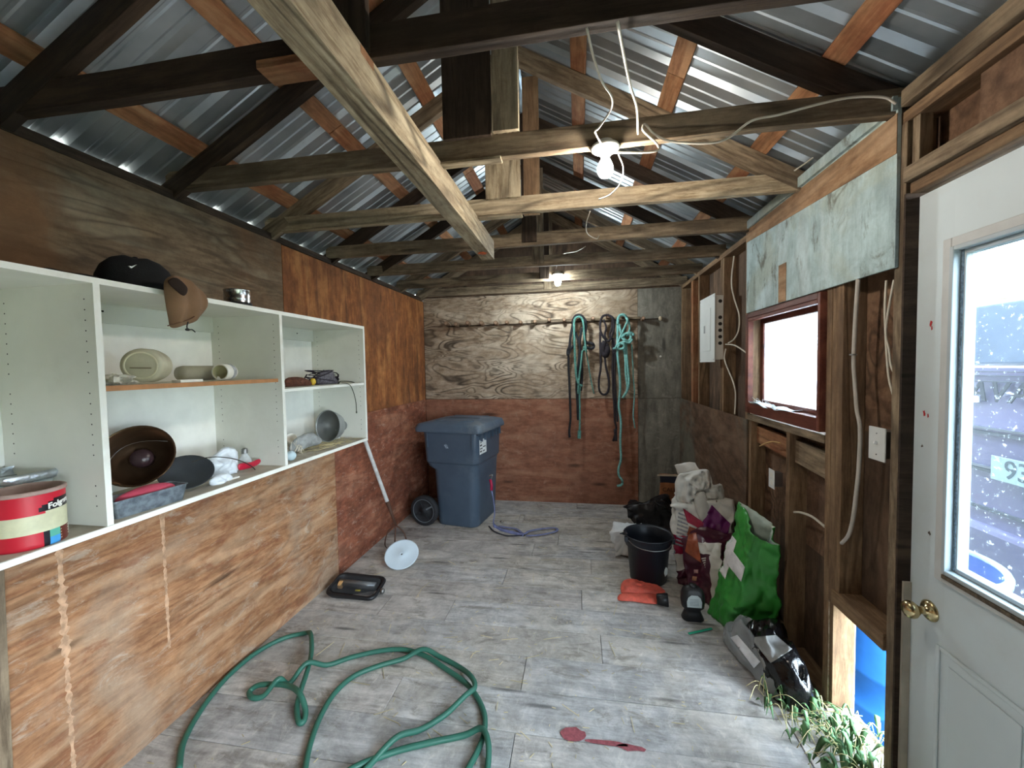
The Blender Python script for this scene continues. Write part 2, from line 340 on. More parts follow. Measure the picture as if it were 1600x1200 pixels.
# worn pale vertical battens marks on the lower panels
for y, z0, z1, w in [(1.137, .15, 1.1, .013), (1.50, .35, 1.1, .010)]:
    m = MB(); n = 90; R = []
    for i in range(n+1):
        z = z0+(z1-z0)*i/n; ww = w*max(.08, .7+1.1*noise.noise(Vector((z*60, y*30, 0)))+.5*noise.noise(Vector((z*9, y*3, 4)))); R.append([(XL+.0006, y-ww, z), (XL+.0012, y-ww*.4, z), (XL+.0012, y+ww*.4, z), (XL+.0006, y+ww, z)])
    m.rings(R).done('filler_strip', mat('pale filler', (178, 142, 112), .85, var=.3, scale=40), wl)
timber('wall_batten', (XL+.02, .905, 0), (XL+.02, .93, 1.08), .10, .04, tim_grey, wl, up=(1, 0, 0))
# ================= back wall =================
wb = struct('wall_back')
def bpanel(x0, x1, z0, z1, m_): return box('plywood_panel', x0+.002, x1-.002, YB, YB+.012, z0, z1, m_, wb, bevel=.0015)
bpanel(XL, .655, 1.222, 2.44, ply_back); bpanel(.655, XR+.09, 1.222, 2.44, ply_backgrey)
bpanel(XL, .655, 0, 1.218, ply_rust2); bpanel(.655, XR+.09, 0, 1.218, ply_backgrey)
bpanel(XL-.1, XR+.1, 2.445, 3.4, ply_dark)
for x in [XL+.02, -1.25, -.65, -.05, .55, 1.13]: timber('stud', (x, YB+.057, 0), (x, YB+.057, 2.44), .04, .088, tim_dark, wb, up=(0, 1, 0))
box('siding', XL-.12, XO+.02, YB+.102, YB+.114, -.05, 3.45, ply_dark, wb)
# ================= wall behind the camera =================
wn = struct('wall_near')
for x0, x1 in [(-1.95, -.73), (-.73, .49), (.49, 1.21)]: box('plywood_panel', x0, x1-.003, YN-.012, YN, 0, 3.5, ply_greyb, wn)
# ================= right wall =================
wr = struct('wall_right'); OUT = XO+.012
def sheath(y0, y1, z0, z1, m_): return box('sheathing_board', XO, OUT, y0+.0015, y1-.0015, z0, z1, m_, wr)
sheath(2.90, 3.9, 0, 2.5, ply_dark); sheath(3.9, YB+.1, 0, 2.5, ply_dark)
sheath(2.06, 2.90, .62, 1.26, ply_mid); sheath(2.06, 2.90, 0, .62, ply_dark); sheath(2.06, 2.90, 1.94, 2.5, ply_dark)
sheath(1.60, 2.06, .56, 1.30, ply_dark); sheath(1.60, 2.06, 1.30, 2.5, ply_mid); sheath(1.994, 2.06, 0, .559, ply_dark)
sheath(.66, 1.60, 2.17, 2.5, ply_mid); sheath(.34, .66, 0, 2.5, ply_dark); sheath(-1.7, -1.44, 0, 2.5, ply_dark); sheath(-1.44, .34, 0, .46, ply_dark); sheath(-1.44, .34, 1.48, 2.5, ply_dark); sheath(1.60, 1.652, 0, .559, ply_dark)
XC = (XR+XO)/2
def stud(y, z0=0.04, z1=2.41, m_=tim_stud, w=.038): return timber('stud', (XC, y, z0), (XC, y, z1), .088, w, m_, wr, up=(0, 1, 0))
for y in (4.66, 4.02, 3.42, 3.38): stud(y)
stud(4.25, m_=tim_orange, w=.07); stud(2.93); stud(2.89, z1=1.93)
stud(2.025, m_=tim_stud, w=.038); stud(1.985, z0=.04, m_=tim_stud); stud(1.947, z0=.58, m_=tim_stud)
stud(1.63, w=.045, m_=tim_grey)
for y in (.64, .36, -1.46, -1.55): stud(y)
stud(2.38, z1=1.225); stud(2.865, z1=1.225, m_=tim_stud)
timber('top_plate', (XC, YN, 2.43), (XC, YB, 2.43), .088, .04, tim_stud, wr); timber('top_plate', (XC-.02, 1.61, 2.485), (XC-.02, -1.5, 2.485), .09, .055, tim_grey, wr)
timber('bottom_plate', (XC, 2.01, .02), (XC, YB, .02), .088, .038, tim_stud, wr); timber('bottom_plate', (XC, .7, .02), (XC, YN, .02), .088, .038, tim_stud, wr)
timber('rough_sill', (XC-.003, 2.045, 1.242), (XC-.003, 2.905, 1.242), .09, .04, tim_grey, wr)
timber('blocking', (XC+.01, 2.40, 1.115), (XC+.01, 2.85, 1.13), .04, .11, tim_orange, wr); timber('blocking', (XC+.01, 2.045, 1.10), (XC+.01, 2.36, 1.12), .05, .12, tim_grey, wr)
timber('hatch_header', (XC-.004, 1.655, .555), (XC-.004, 1.968, .555), .096, .065, tim_stud, wr)
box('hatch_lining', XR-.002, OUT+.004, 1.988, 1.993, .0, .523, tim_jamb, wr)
box('hatch_lining', XR+.0, OUT+.02, 1.653, 1.99, -.04, -.002, tim_grey, wr)
box('plywood_panel', XR-.011, XR-.001, 2.892, YB-.003, .0, 1.222, wood('plywood lower right', (118, 92, 72), (84, 64, 50), (130, 106, 86), 'y', 3, 26, .5, patch=(112, 110, 98), pamt=.9, pscale=1.2), wr, bevel=.001)
# painted board above the window
m = MB(); R = box('painted_board', XR-.014, XR-.002, 1.63, 2.90, 1.925, 2.505, paint_mint, wr, bevel=.001)
m = MB().prism([(XR-.017, 1.63, 2.315), (XR-.017, 2.90, 2.385), (XR-.017, 2.90, 2.462), (XR-.017, 1.63, 2.452)], (.0025, 0, 0)); m.done('bare_wood_band', wood('bare band', (176, 142, 108), (140, 106, 76), (190, 160, 128), 'y', 5, 30, .7), wr)
box('bare_wood_band', XR-.017, XR-.0145, 2.38, 2.46, 1.926, 2.13, MATS['bare band'], wr)
box('painted_board', XR-.03, XR-.015, 1.63, 2.90, 2.463, 2.51, paint_mint, wr)
# door head
timber('door_header', (XR+.045, 1.60, 2.225), (XR+.045, .70, 2.225), .12, .05, tim_grey, wr); timber('door_header', (XR+.055, 1.60, 2.18), (XR+.055, .70, 2.18), .10, .035, tim_stud, wr)
timber('cripple', (XR+.03, 1.585, 2.25), (XR+.03, 1.585, 2.45), .04, .03, tim_grey, wr, up=(0, 1, 0)); timber('cripple', (XR+.03, 1.12, 2.25), (XR+.03, 1.12, 2.45), .04, .03, tim_grey, wr, up=(0, 1, 0))
box('plywood_scrap', XR+.03, XR+.045, .72, 1.39, 2.25, 2.44, ply_mid, wr)
# ================= window =================
w1 = struct('window_1'); ya, yb_, za, zb = 2.062, 2.898, 1.272, 1.918
def fbox(n, *a, m_=red_frame, bv=.003): return box(n, *a, m_, w1, bevel=bv)
fbox('window_frame', XR-.018, XR+.015, yb_-.04, yb_, za, zb); fbox('window_frame', XR-.012, XR+.10, yb_-.025, yb_-.001, za, zb)
fbox('window_frame', XR-.018, XR+.10, ya, ya+.022, za, zb); fbox('window_frame', XR-.018, XR+.10, ya+.022, yb_-.026, zb-.03, zb)
fbox('window_frame', XR-.018, XR+.01, ya+.022, yb_-.041, zb-.05, zb-.031)
fbox('window_apron', XR-.016, XR+.004, ya+.0225, yb_-.041, za, za+.065); fbox('window_sill', XR+.0045, XR+.10, ya+.0225, yb_-.026, za+.03, za+.06)
for a in [(XR+.062, XR+.09, yb_-.065, yb_-.0255, za+.06, zb-.031), (XR+.062, XR+.09, ya+.0225, ya+.05, za+.06, zb-.031), (XR+.062, XR+.09, ya+.05, yb_-.065, zb-.07, zb-.031), (XR+.062, XR+.09, ya+.05, yb_-.065, za+.0605, za+.085)]: fbox('sash', *a)
box('pane', XR+.072, XR+.076, ya+.045, yb_-.06, za+.075, zb-.06, dusty_glare_glass, w1)
MB().patch([(XR-.03, 2.84, za+.072), (XR-.025, 2.36, za+.062), (XR+.055, 2.34, za+.066), (XR+.055, 2.85, za+.064)], 14, 6, .022, 14, 5).done('sill_dust_film', mat('pale rag on sill', (206, 218, 224), .8), w1, smooth=True, solid=.002)
for i in range(9):
    y = 2.87-.022*i*(1 if i < 5 else 1.2); MB().tube(spline([(XR+.02, y, za+.06), (XR+.01+.01*math.sin(i), y-.01, za+.09+.01*math.cos(i*2)), (XR+.04, y-.03, za+.065)], 4), .0012, 4).done('cobweb_strand', mat('cobweb', (200, 200, 196), .9), w1)
w2 = struct('window_2')
for a in [(-1.44, -1.40, .46, 1.48), (.30, .34, .46, 1.48), (-1.40, .30, 1.44, 1.48), (-1.40, .30, .46, .50)]: box('window_frame', XR+.01, XR+.11, *a, red_frame, w2)
box('pane', XR+.07, XR+.074, -1.40, .30, .50, 1.44, glass_mat('clear glass', .02, .0), w2)
# ================= door =================
d1 = struct('door_1'); DX0, DX1, DY0, DY1 = XR+.035, XR+.08, .70, 1.598; GY0, GY1, GZ0, GZ1 = .86, 1.465, .92, 1.95
for a in [(DX0, DX1, DY0, GY0, 0, 2.15), (DX0, DX1, GY1, DY1, 0, 2.15), (DX0, DX1, GY0, GY1, GZ1, 2.15), (DX0, DX1, GY0, GY1, 0, GZ0)]: box('door_leaf', *a, door_white, d1)
# raised moulding round the glass, in two steps
trimw = mat('glazing bead white', (178, 188, 192), .4, var=.03)
def ringf(n, y0, y1, z0, z1, w, x0, x1, m_, par=None):
    for a in [(y0, y0+w, z0, z1), (y1-w, y1, z0, z1), (y0+w, y1-w, z1-w, z1), (y0+w, y1-w, z0, z0+w)]: box(n, x0, x1, *a, m_, par or d1, bevel=.003)
ringf('glazing_frame', GY0-.028, GY1+.022, GZ0-.028, GZ1+.022, .03, DX0-.014, DX0-.0005, mat('glazing frame', (196, 198, 196), .5, var=.05))
ringf('glazing_bead', GY0+.002, GY1-.006, GZ0+.002, GZ1-.006, .014, DX0-.018, DX0+.02, trimw)
ringf('glazing_spacer', GY0+.0165, GY1-.0205, GZ0+.0165, GZ1-.0205, .014, DX0+.004, DX0+.036, trimw)
box('pane', DX0+.018, DX0+.022, GY0+.017, GY1-.022, GZ0+.018, GZ1-.022, dirty_glass, d1)
MB().box(DX0+.002, DX0+.012, GY1-.030, GY1-.022, GZ0+.02, GZ1-.02).done('glazing_gasket', mat('grimy grey gasket', (96, 112, 124), .8, var=.5, scale=120), d1)
box('dirt_ledge', DX0-.0185, DX0-.0015, GY0, GY1-.01, GZ0-.012, GZ0-.0005, mat('grime', (96, 84, 70), .9, var=.5, scale=90), d1)
def emboss(y0, y1, z0, z1):
    ringf('panel_moulding', y0, y1, z0, z1, .014, DX0-.006, DX0-.0002, door_white)
    MB().prism([(DX0-.0005, y0+.045, z0+.045), (DX0-.0005, y1-.045, z0+.045), (DX0-.0005, y1-.045, z1-.045), (DX0-.0005, y0+.045, z1-.045)], (-.004, 0, 0)).done('raised_panel', door_white, d1, bevel=.003)
emboss(1.18, 1.485, .12, .675); emboss(.80, 1.12, .12, .675)
box('door_jamb', XR-.005, XR+.085, 1.5995, 1.608, 0, 2.165, tim_dark, d1); box('door_jamb', XR+.01, XR+.085, .66, .698, 0, 2.165, tim_dark, d1)
box('weatherstrip', XR+.01, XR+.034, 1.59, 1.5985, .0, .82, mat('weatherstrip', (170, 164, 150), .7), d1)
kn = empty('door_knob', (DX0, 1.515, .765), d1)
MX = Matrix.Rotation(-PI/2, 4, 'Y')
MB().lathe([(.0, 0), (.034, 0), (.034, .004), (.026, .011), (.013, .014), (.012, .034), (.019, .040), (.027, .050), (.0285, .060), (.024, .070), (.012, .076), (.0, .077)], MX, 28).done('knob', brass, kn, smooth=True)
mr = mat('red smear', (176, 40, 44), .6); i = 0
for px, py, rr in [(1455, 505, .006), (1456, 512, .004), (1444, 645, .006), (1450, 649, .004), (1452, 833, .004), (1441, 697, .003)]:
    p = at(px, py, 'x', DX0-.0005); MB().prism([(p.x, p.y+rr*(1+.6*math.sin(k*2.1+px))*math.cos(k), p.z+rr*1.5*(1+.5*math.cos(k*3+px))*math.sin(k)) for k in [2*PI*j/9 for j in range(9)]], (-.0006, 0, 0)).done('paint_fleck', mr if py < 700 and px != 1441 else mat('scuff', (90, 84, 78), .8), d1)
# storm door stile outside the glass
for y0, y1 in ((1.528, 1.556), (.72, .75)): box('storm_door_stile', XR+.12, XR+.145, y0, y1, 0, 2.1, mat('storm door white', (214, 216, 216), .4), d1)
# ================= roof and ceiling structure =================
ce = struct('ceiling'); APX, RZ, SL = -.355, 3.374, .57    # ridge x, rafter-top apex height, slope
def rz(x): return RZ-SL*abs(x-APX)
cs = math.cos(math.atan(SL)); nz = Vector((0, 0, 1))
for k_, y in enumerate([1.085, 1.66, 2.265, 2.875, 3.485, 4.095, 4.65, .435, -.175, -.785]):
    mch = [tim_dark, tim_grey, tim_lite, tim_grey, tim_grey, tim_grey, tim_grey, tim_dark, tim_dark, tim_dark][k_]  # trusses nearest the camera take the dark timber to stand for shade
    mra = [tim_dark, tim_dark, tim_grey, tim_dark, tim_dark, tim_grey, tim_grey, tim_dark, tim_dark, tim_dark][k_]
    timber('bottom_chord', (-1.90, y, 2.497), (1.16, y, 2.497), .038, .089, mch, ce, warp=.004)
    for s in (-1, 1):
        h = .089; xe = APX+s*1.62; up = Vector((s*SL*cs, 0, cs)); off = up*(-h/2)
        timber('rafter', Vector((APX, y, RZ))+off, Vector((xe, y, rz(xe)))+off, .038, h, mra, ce, up=up, warp=.004)
    if k_ == 0: timber('king_post', (-.62, y-.035, 2.46), (-.62, y-.035, 3.15), .025, .14, tim_dark, ce, up=(1, 0, 0))
    elif k_ == 1:
        timber('king_post', (-.435, y-.03, 2.53), (-.435, y-.03, 3.25), .02, .20, tim_dark, ce, up=(1, 0, 0)); timber('king_post', (-.278, y-.03, 2.54), (-.278, y-.03, 3.24), .02, .105, tim_lite, ce, up=(1, 0, 0))
    elif k_ == 2: timber('king_post', (-.40, y-.03, 2.53), (-.40, y-.03, 3.26), .02, .195, tim_lite, ce, up=(1, 0, 0)); timber('king_post', (-.25, y+.03, 2.45), (-.25, y+.03, 3.2), .02, .09, tim_stud, ce, up=(1, 0, 0))
    elif k_ < 7: timber('king_post', (-.33, y-.03, 2.47), (-.33, y-.03, 3.26), .02, .10, [tim_grey, tim_dark][k_ % 2], ce, up=(1, 0, 0))
timber('splice_block', (-.86, 1.045, 2.437), (-.55, 1.045, 2.437), .07, .024, tim_orange, ce); timber('splice_strip', (-.62, 2.262, 2.442), (-.3, 2.262, 2.442), .05, .012, tim_lite, ce)
timber('splice_strip', (-.7, 1.652, 2.441), (-.3, 1.652, 2.441), .045, .012, tim_lite, ce)
for x in (.9, .45, .01, -.82, -1.25, -1.70): # strapping over the rafters, in two lengths
    s = 1 if x > APX else -1; up = Vector((s*SL*cs, 0, cs)); b = Vector((x, 0, rz(x)))+up*.0105; j = 2.0 if x in (.45, -1.25) else 3.1
    for ya_, yb2 in ((YN, j), (j+.004, YB)): timber('strapping', (b.x, ya_, b.z), (b.x, yb2, b.z), .085, .019, tim_orange, ce, up=up)
# ribbed roof sheets
prof = []
for q in range(4):
    o = q*.2286; prof += [(o, .019), (o+.018, .019), (o+.038, 0), (o+.086, 0), (o+.092, .004), (o+.102, .004), (o+.108, 0), (o+.148, 0), (o+.154, .004), (o+.164, .004), (o+.170, 0), (o+.2086, 0)]
prof.append((.9144, .019))
for s in (-1, 1):
    up = Vector((s*SL*cs, 0, cs)); e = APX+s*1.80
    for q in range(7):
        y0 = YN-.1+q*.9144; m = MB(); g = []
        for i in range(5):
            x = APX+s*.015+(e-APX)*i/4; base = Vector((x, 0, rz(x)))+up*(.0235+.0012*(q % 2))
            g.append([m.b.verts.new(base+up*h+Vector((0, y0+yy, 0))) for yy, h in prof])
        for a, b in zip(g[:-1], g[1:]):
            for i in range(len(prof)-1): m.b.faces.new([a[i], a[i+1], b[i+1], b[i]])
        m.done('roof_sheet', roof_m, ce, solid=.0008)
m = MB(); R = []
for y in (YN-.1, YB+.1): R.append([Vector((APX+x, y, RZ+z)) for x, z in ((-.2, -.045), (0, .06), (.2, -.045), (.2, -.042), (0, .066), (-.2, -.042))])
m.rings(R).done('ridge_cap', roof_m, ce)
# long timber slung under the chords
tb = tag(timber('roof_timber', (-.592, -.9, 2.387), (-.592, 2.70, 2.387), .085, .123, tim_lite, None, warp=.004), 'long grey weathered timber slung lengthwise under the roof trusses', 'beam')
MB().ball((2.70+.9-.17, 0, -.0615), .03, 8, sc=(1.1, 1.0, .16), noise_amp=.8, nsc=14).done('orange_knot', mat('orange resin', (206, 92, 40), .6, var=.3, scale=60), tb, smooth=True)
# ================= lamps =================
def lamp(name, label, loc, rgb, power, grp):
    t = thing(name, label, 'lamp', loc, grp)
    MB().lathe([(0, .0), (.030, .0), (.030, -.012), (.052, -.018), (.056, -.026), (.045, -.034), (.024, -.038), (.022, -.05), (0, -.05)], None, 24).done('porcelain_holder', mat('porcelain', (235, 232, 222), .35), t, smooth=True)
    k = NT(name+' glow'); k.b.inputs['Emission Color'].default_value = rgb; k.b.inputs['Emission Strength'].default_value = power; k.b.inputs['Base Color'].default_value = (1, 1, 1, 1)
    MB().lathe([(0, -.048), (.014, -.05), (.015, -.062), (.024, -.082), (.030, -.100), (.029, -.115), (.020, -.130), (0, -.137)], None, 20).done('bulb', k.m, t, smooth=True)
    return t
lamp('bulb_lamp', 'lit warm bare bulb in a round white holder on the second roof truss', (.11, 1.632, 2.46), (1, .91, .80, 1), 230, 'bare bulb lamps')
lamp('bulb_lamp', 'small lit cool white bare bulb at the far end near the back wall', (-.195, 4.06, 2.53), (.86, .97, 1, 1), 400, 'bare bulb lamps')
def cable(name, label, pts, r=.0035, m_=None, cat='cable', n=6, seg=6):
    o = MB().tube(spline(pts, n), r, seg).done(name, m_ or wire_white, None, smooth=True); return tag(o, label, cat)
Y2 = 1.628
pl = lambda L, y: [at(a, b, 'y', y) for a, b in L]
def ramp(L, y0, y1): return [at(a, b, 'y', y0+(y1-y0)*i/(len(L)-1)) for i, (a, b) in enumerate(L)]
cable('lamp_wire', 'pale wire hanging from the first truss down to the warm bulb', ramp([(917, 44), (927, 88), (941, 128), (956, 152), (954, 172), (936, 199), (930, 206), (938, 222), (946, 236)], 1.02, 1.62), .0032)
cable('lamp_wire', 'straight white double wire hanging right of the warm bulb', ramp([(965, 35), (975, 88), (985, 135), (995, 169), (997, 209)], 1.02, 1.62), .0042)
cable('looped_cable', 'white cable looping from the warm bulb along the truss to the right wall', pl([(945, 238), (975, 238), (1010, 238), (1029, 234), (1025, 223), (1005, 204), (1008, 194), (1022, 209), (1049, 221), (1103, 224), (1137, 216), (1174, 189), (1218, 179), (1282, 162), (1332, 152), (1380, 152), (1400, 162)], Y2-.008), .0042)
cable('lamp_wire', 'thin wire curving down beside the glowing warm bulb', pl([(966, 240), (974, 262), (970, 285), (955, 303), (935, 312)], 1.625), .0022)
cable('short_cable', 'short pale cable dropping behind the second truss near the right eave', pl([(1309, 203), (1302, 216), (1275, 243), (1241, 267)], 2.2), .004)
cable('lamp_wire', 'thin white wire curling below the third truss', ramp([(922, 330), (916, 350), (918, 365), (932, 373), (936, 368)], 2.3, 2.84), .003)
cable('lamp_wire', 'thin white wire arching down to the far cool bulb', ramp([(915, 385), (900, 393), (880, 397), (872, 408), (869, 420)], 3.4, 4.06), .003)
# ================= generic soft shapes =================
def puff(outline, nrm, depth, rings=5, amp=0, nsc=10, seed=0, back=.35, M=None, m=None, ridge=0):
    """closed cushion-like volume over an outline lying roughly in one plane"""
    if ridge: rings = max(rings, 12)
    m = m or MB(); P = [Vector(p) for p in outline]; c = sum(P, Vector())/len(P); nrm = Vector(nrm).normalized(); L = []
    def ringpts(t, sgn):
        d = depth*math.sqrt(max(0, 1-t*t))*(1 if sgn > 0 else -back); out = []
        for p in P:
            q = c+(p-c)*t+nrm*d
            if ridge: s2 = q*nsc*1.3+Vector((seed*5, 3, seed)); q = q+nrm*ridge*(1-3*abs(noise.noise(s2)))*min(1, (1-t*t)*3+.15)*(1 if sgn > 0 else .3)
            if amp: s_ = q*nsc+Vector((seed, seed*2.3, 0)); q = q+nrm*noise.noise(s_)*amp+Vector((noise.noise(s_+Vector((5, 5, 5))), noise.noise(s_+Vector((11, 3, 7))), 0))*amp*.4
            out.append(q)
        return out
    ts = [.06]+[math.sin(PI/2*(i+1)/(rings)) for i in range(rings-1)]
    for t in ts: L.append(ringpts(t, 1))
    L.append(ringpts(1, 1))
    for t in ts[::-1]: L.append(ringpts(t, -1))
    return m.rings(L)
def aat(L, ax, v): return [at(a, b, ax, v) for a, b in L]
def smooth_poly(L, n=4): return spline([Vector(p) for p in L], n, closed=True)
def rrect(cx, cy, w, d, r, z, n=5, rot=0):
    out = []
    for qx, qy, a0 in ((1, 1, 0), (-1, 1, PI/2), (-1, -1, PI), (1, -1, 1.5*PI)):
        for i in range(n+1):
            a = a0+PI/2*i/n; x = qx*(w/2-r)+r*math.cos(a); y = qy*(d/2-r)+r*math.sin(a); out.append(Vector((cx+x*math.cos(rot)-y*math.sin(rot), cy+x*math.sin(rot)+y*math.cos(rot), z)))
    return out
def axis_mat(o, d, roll=0):
    q = Vector(d).to_track_quat('Z', 'Y'); M = q.to_matrix().to_4x4(); M.translation = o; return M
# ================= shelf unit on the left wall =================
su = thing('shelf_unit', 'long white laminate shelf unit mounted on the left plywood wall', 'shelf', (-1.65, 1.0, 1.108))
SX0, SX1, SB, ST = -1.848, -1.45, 1.126, 1.877
def sb(n, x0, x1, y0, y1, z0, z1, m_, e=True):
    o = box(n, x0, x1-(.0015 if e else 0), y0, y1, z0, z1, m_, su)
    if e: c = box(n.split('_')[-1]+'_edge', x1-.0014, x1, y0, y1, z0, z1, m_ if m_ is hole_m else white_edge, o)
    return o
SY = [.18, 1.02, 1.792, 2.582]; tk = .018
base_b = sb('bottom_board', SX0, SX1, SY[0]-.4, SY[3], 1.108, SB, white_mel); box('dusty_lining', SX0+.003, SX1-.004, SY[0]-.39, SY[3]-tk-.001, SB+.0003, SB+.0012, shelf_dust, su)
sb('top_board', SX0, SX1, SY[0]-.4, SY[3], ST, 1.895, white_mel)
sb('back_panel', SX0, SX0+.006, SY[0]-.4, SY[3]-tk, SB+.0013, ST, mat('white back panel', (242, 242, 236), .5, var=.04), False)
for i, y in enumerate(SY): sb('divider' if i < 3 else 'end_panel', SX0+.0065, SX1, y-(tk if i == 3 else tk/2), y+(0 if i == 3 else tk/2), SB+.0013, ST, white_mel)
for a, b in ((SY[0], SY[1]), (SY[1], SY[2]), (SY[2], SY[3]-tk/2)): sb('back_rail', SX0+.0065, SX0+.022, a+.0095, b-.0095, 1.80, ST, white_mel, False)
s1 = box('middle_shelf', SX0+.007, -1.475, SY[1]+.0095, SY[2]-.0095, 1.547, 1.562, mat('white shelf face', (214, 208, 190), .6, dirt=(150, 130, 100), damt=.5), su); box('shelf_edge', -1.4745, -1.470, SY[1]+.0095, SY[2]-.0095, 1.546, 1.563, shelf_brown, s1)['label'] = 'bare brown front edge'
s2 = sb('middle_shelf', SX0+.007, -1.455, SY[2]+.0095, SY[3]-tk-.0005, 1.495, 1.510, white_mel)
m = MB()
for y, s in ((SY[1]-tk/2, -1), (SY[2]-tk/2, -1), (SY[3]-tk, -1)):
    for x in (SX1-.035, SX0+.05):
        for i in range(21):
            if i in (3, 4, 12): continue
            z = 1.19+.032*i; m.prism([(x+.0024*math.cos(a), y+s*.0003, z+.0024*math.sin(a)) for a in [2*PI*j/6 for j in range(6)]], (0, s*.0003, 0))
hs = m.done('pin_holes', hole_m, su); hs['kind'] = 'stuff'
for y in (1.30, 1.56, 2.0, 2.4):
    MB().ball((SX0+.0232, y, 1.845), .004, 5).done('screw_head', hole_m, su)
local(su)
# ---- coffee tin
TX, TY, TR, TH = -1.533, .880, .074, .158; TZ = SB+.0015
tin = thing('coffee_tin', 'round red coffee tub with cream tape and grey rim, left bay', 'tin', (TX, TY, TZ))
red = mat('tub red', (196, 34, 52), .4, var=.06); blk = mat('label black', (24, 18, 24), .4); brn = mat('label brown', (98, 42, 34), .45); teal = mat('label green blue', (92, 170, 150), .4); blue = mat('label blue', (70, 150, 210), .4); tape = mat('cream tape', (206, 204, 170), .5, var=.08, scale=30); rimm = mat('dusty tub rim', (176, 150, 140), .7, dirt=(120, 100, 90))
zr = [0, .006, .012, .022, .032, .042, .050, .058, .066, .075, .084, .092, .098, .104, .110, .116, .122, .128, .134, .140, .146]
def tmi(j, i):
    a = (i+.5)/72*360; a = a-360 if a > 180 else a; z = zr[j]
    if .042 <= z < .095 - .004*(a < -5): return 4 if a > -5 or z < .084 else 4
    if z < .042 and a > -8: return 3 if a > 52 else (2 if a > 18 else (6 if z < .022 else 5)) if a > -2 else 1
    if .095 <= z < .128 and a > -14 and z-.095 < .012+.0006*(a+14): return 1
    return 0
MB().lathe([(TR*.97, 0)]+[(TR, z) for z in zr[1:]], None, 72, cap0=True, mi=tmi).done('tub_body', [red, blk, brn, blk, tape, teal, blue], tin, smooth=True)
MB().lathe([(TR, .146), (TR+.003, .147), (TR+.003, .156), (TR, .158), (TR-.004, .157), (TR-.005, .13), (TR-.006, .02), (0, .018)], None, 48).done('tub_rim', rimm, tin, smooth=True)
def bend(az, z0):
    def f(c): a = math.radians(az)+c.x/TR; return Vector(((TR+.0006+c.z)*math.cos(a), (TR+.0006+c.z)*math.sin(a), z0+c.y+c.x*.12))
    return f
text('tub_lettering', 'Folgers', .022, mat('white print', (240, 238, 232), .5), None, tin, bend(24, .112), bold=.0006)
for i in range(4):
    for j, (az, w) in enumerate(((34, .018), (56, .010))): o = MB().box(-w, w, -.0012, .0012, 0, .0004).done('print_line', MATS['white print'] if j else tape, tin); [setattr(v, 'co', bend(az, .012+.008*i)(v.co)) for v in o.data.vertices]
# ---- clear container with foil rim behind tin
clear = mat('clear plastic', (210, 220, 220), .12, alpha=.35, var=.05); foil = mat('foil', (205, 212, 220), .28, .9, var=.15, bump=.6, bscale=60)
ct = thing('clear_container', 'clear plastic food container with crumpled foil edge behind the red tub', 'container', (-1.72, .955, SB+.002))
m = MB(); m.rings([rrect(0, 0, .15+.02*t, .11+.02*t, .03, .155*t) for t in (0, .3, .6, .9, 1)], cap1=False); m.done('tub', clear, ct, smooth=True, solid=.0015)
m = MB(); m.rings([[p+Vector((0, 0, .006*noise.noise(p*40))) for p in rrect(0, 0, w, w-.04, .03, z)] for w, z in ((.166, .150), (.18, .158), (.19, .172), (.176, .180))], cap0=False, cap1=False); m.done('foil_edge', foil, ct, smooth=True, solid=.001)
# ---- caps and tin on top
blackcloth = mat('black cloth', (20, 20, 24), .9, var=.2, bump=.2, bscale=200)
capc = at(213, 437, 'x', -1.60); capc.z = 1.8965
cp = thing('cap', 'black cap with a tiny white tick, lying on top of the shelf unit', 'cap', capc)
R = []
for i, (r_, z) in enumerate([(.098, 0), (.100, .02), (.097, .05), (.086, .082), (.064, .108), (.034, .122), (.006, .126)]): R.append([Vector((r_*math.cos(a)*(1+.05*noise.noise(Vector((math.cos(a)*2, math.sin(a)*2, z*12)))), r_*1.18*math.sin(a), z+(.006*math.sin(3*a) if 0 < i < 6 else 0))) for a in [2*PI*j/28 for j in range(28)]])
MB().rings(R).done('crown', blackcloth, cp, smooth=True)
m = MB(); R = []
for t in range(7):
    u = t/6; R.append([Vector((.085*math.sin(v)*(1-.35*u*u)+0, .085+.10*u+.012*math.cos(v), .030+.022*math.cos(v*1.0)-.010*u+th)) for v, th in [(a, 0) for a in [-1.4+2.8*q/10 for q in range(11)]]+[(a, .004) for a in [1.4-2.8*q/10 for q in range(11)]]])
m.rings(R); m.done('brim', blackcloth, cp, smooth=True)
MB().ball((0, 0, .128), .008, 6, sc=(1, 1, .5)).done('button', blackcloth, cp)
c0 = at(205, 417, 'x', capc.x+.097)-capc; MB().prism([c0+Vector((0, a*.012, b*.012)) for a, b in ((-.9, .1), (-.3, -.5), (1.2, .9), (-.3, 0))], (.006, 0, 0)).done('tick_mark', mat('white stitch', (225, 225, 225), .7), cp)
c1 = at(106, 421, 'x', -1.62); c1.z = 1.896
o = MB().ball(c1+Vector((0, 0, .0)), .085, 12, sc=(.9, 1.25, .42), noise_amp=.25, seed=4).done('flat_cap', blackcloth, None, smooth=True); tag(o, 'limp black cloth hat lying flat left of the black cap', 'hat')
for v in o.data.vertices: v.co.z = max(v.co.z, 1.8965)
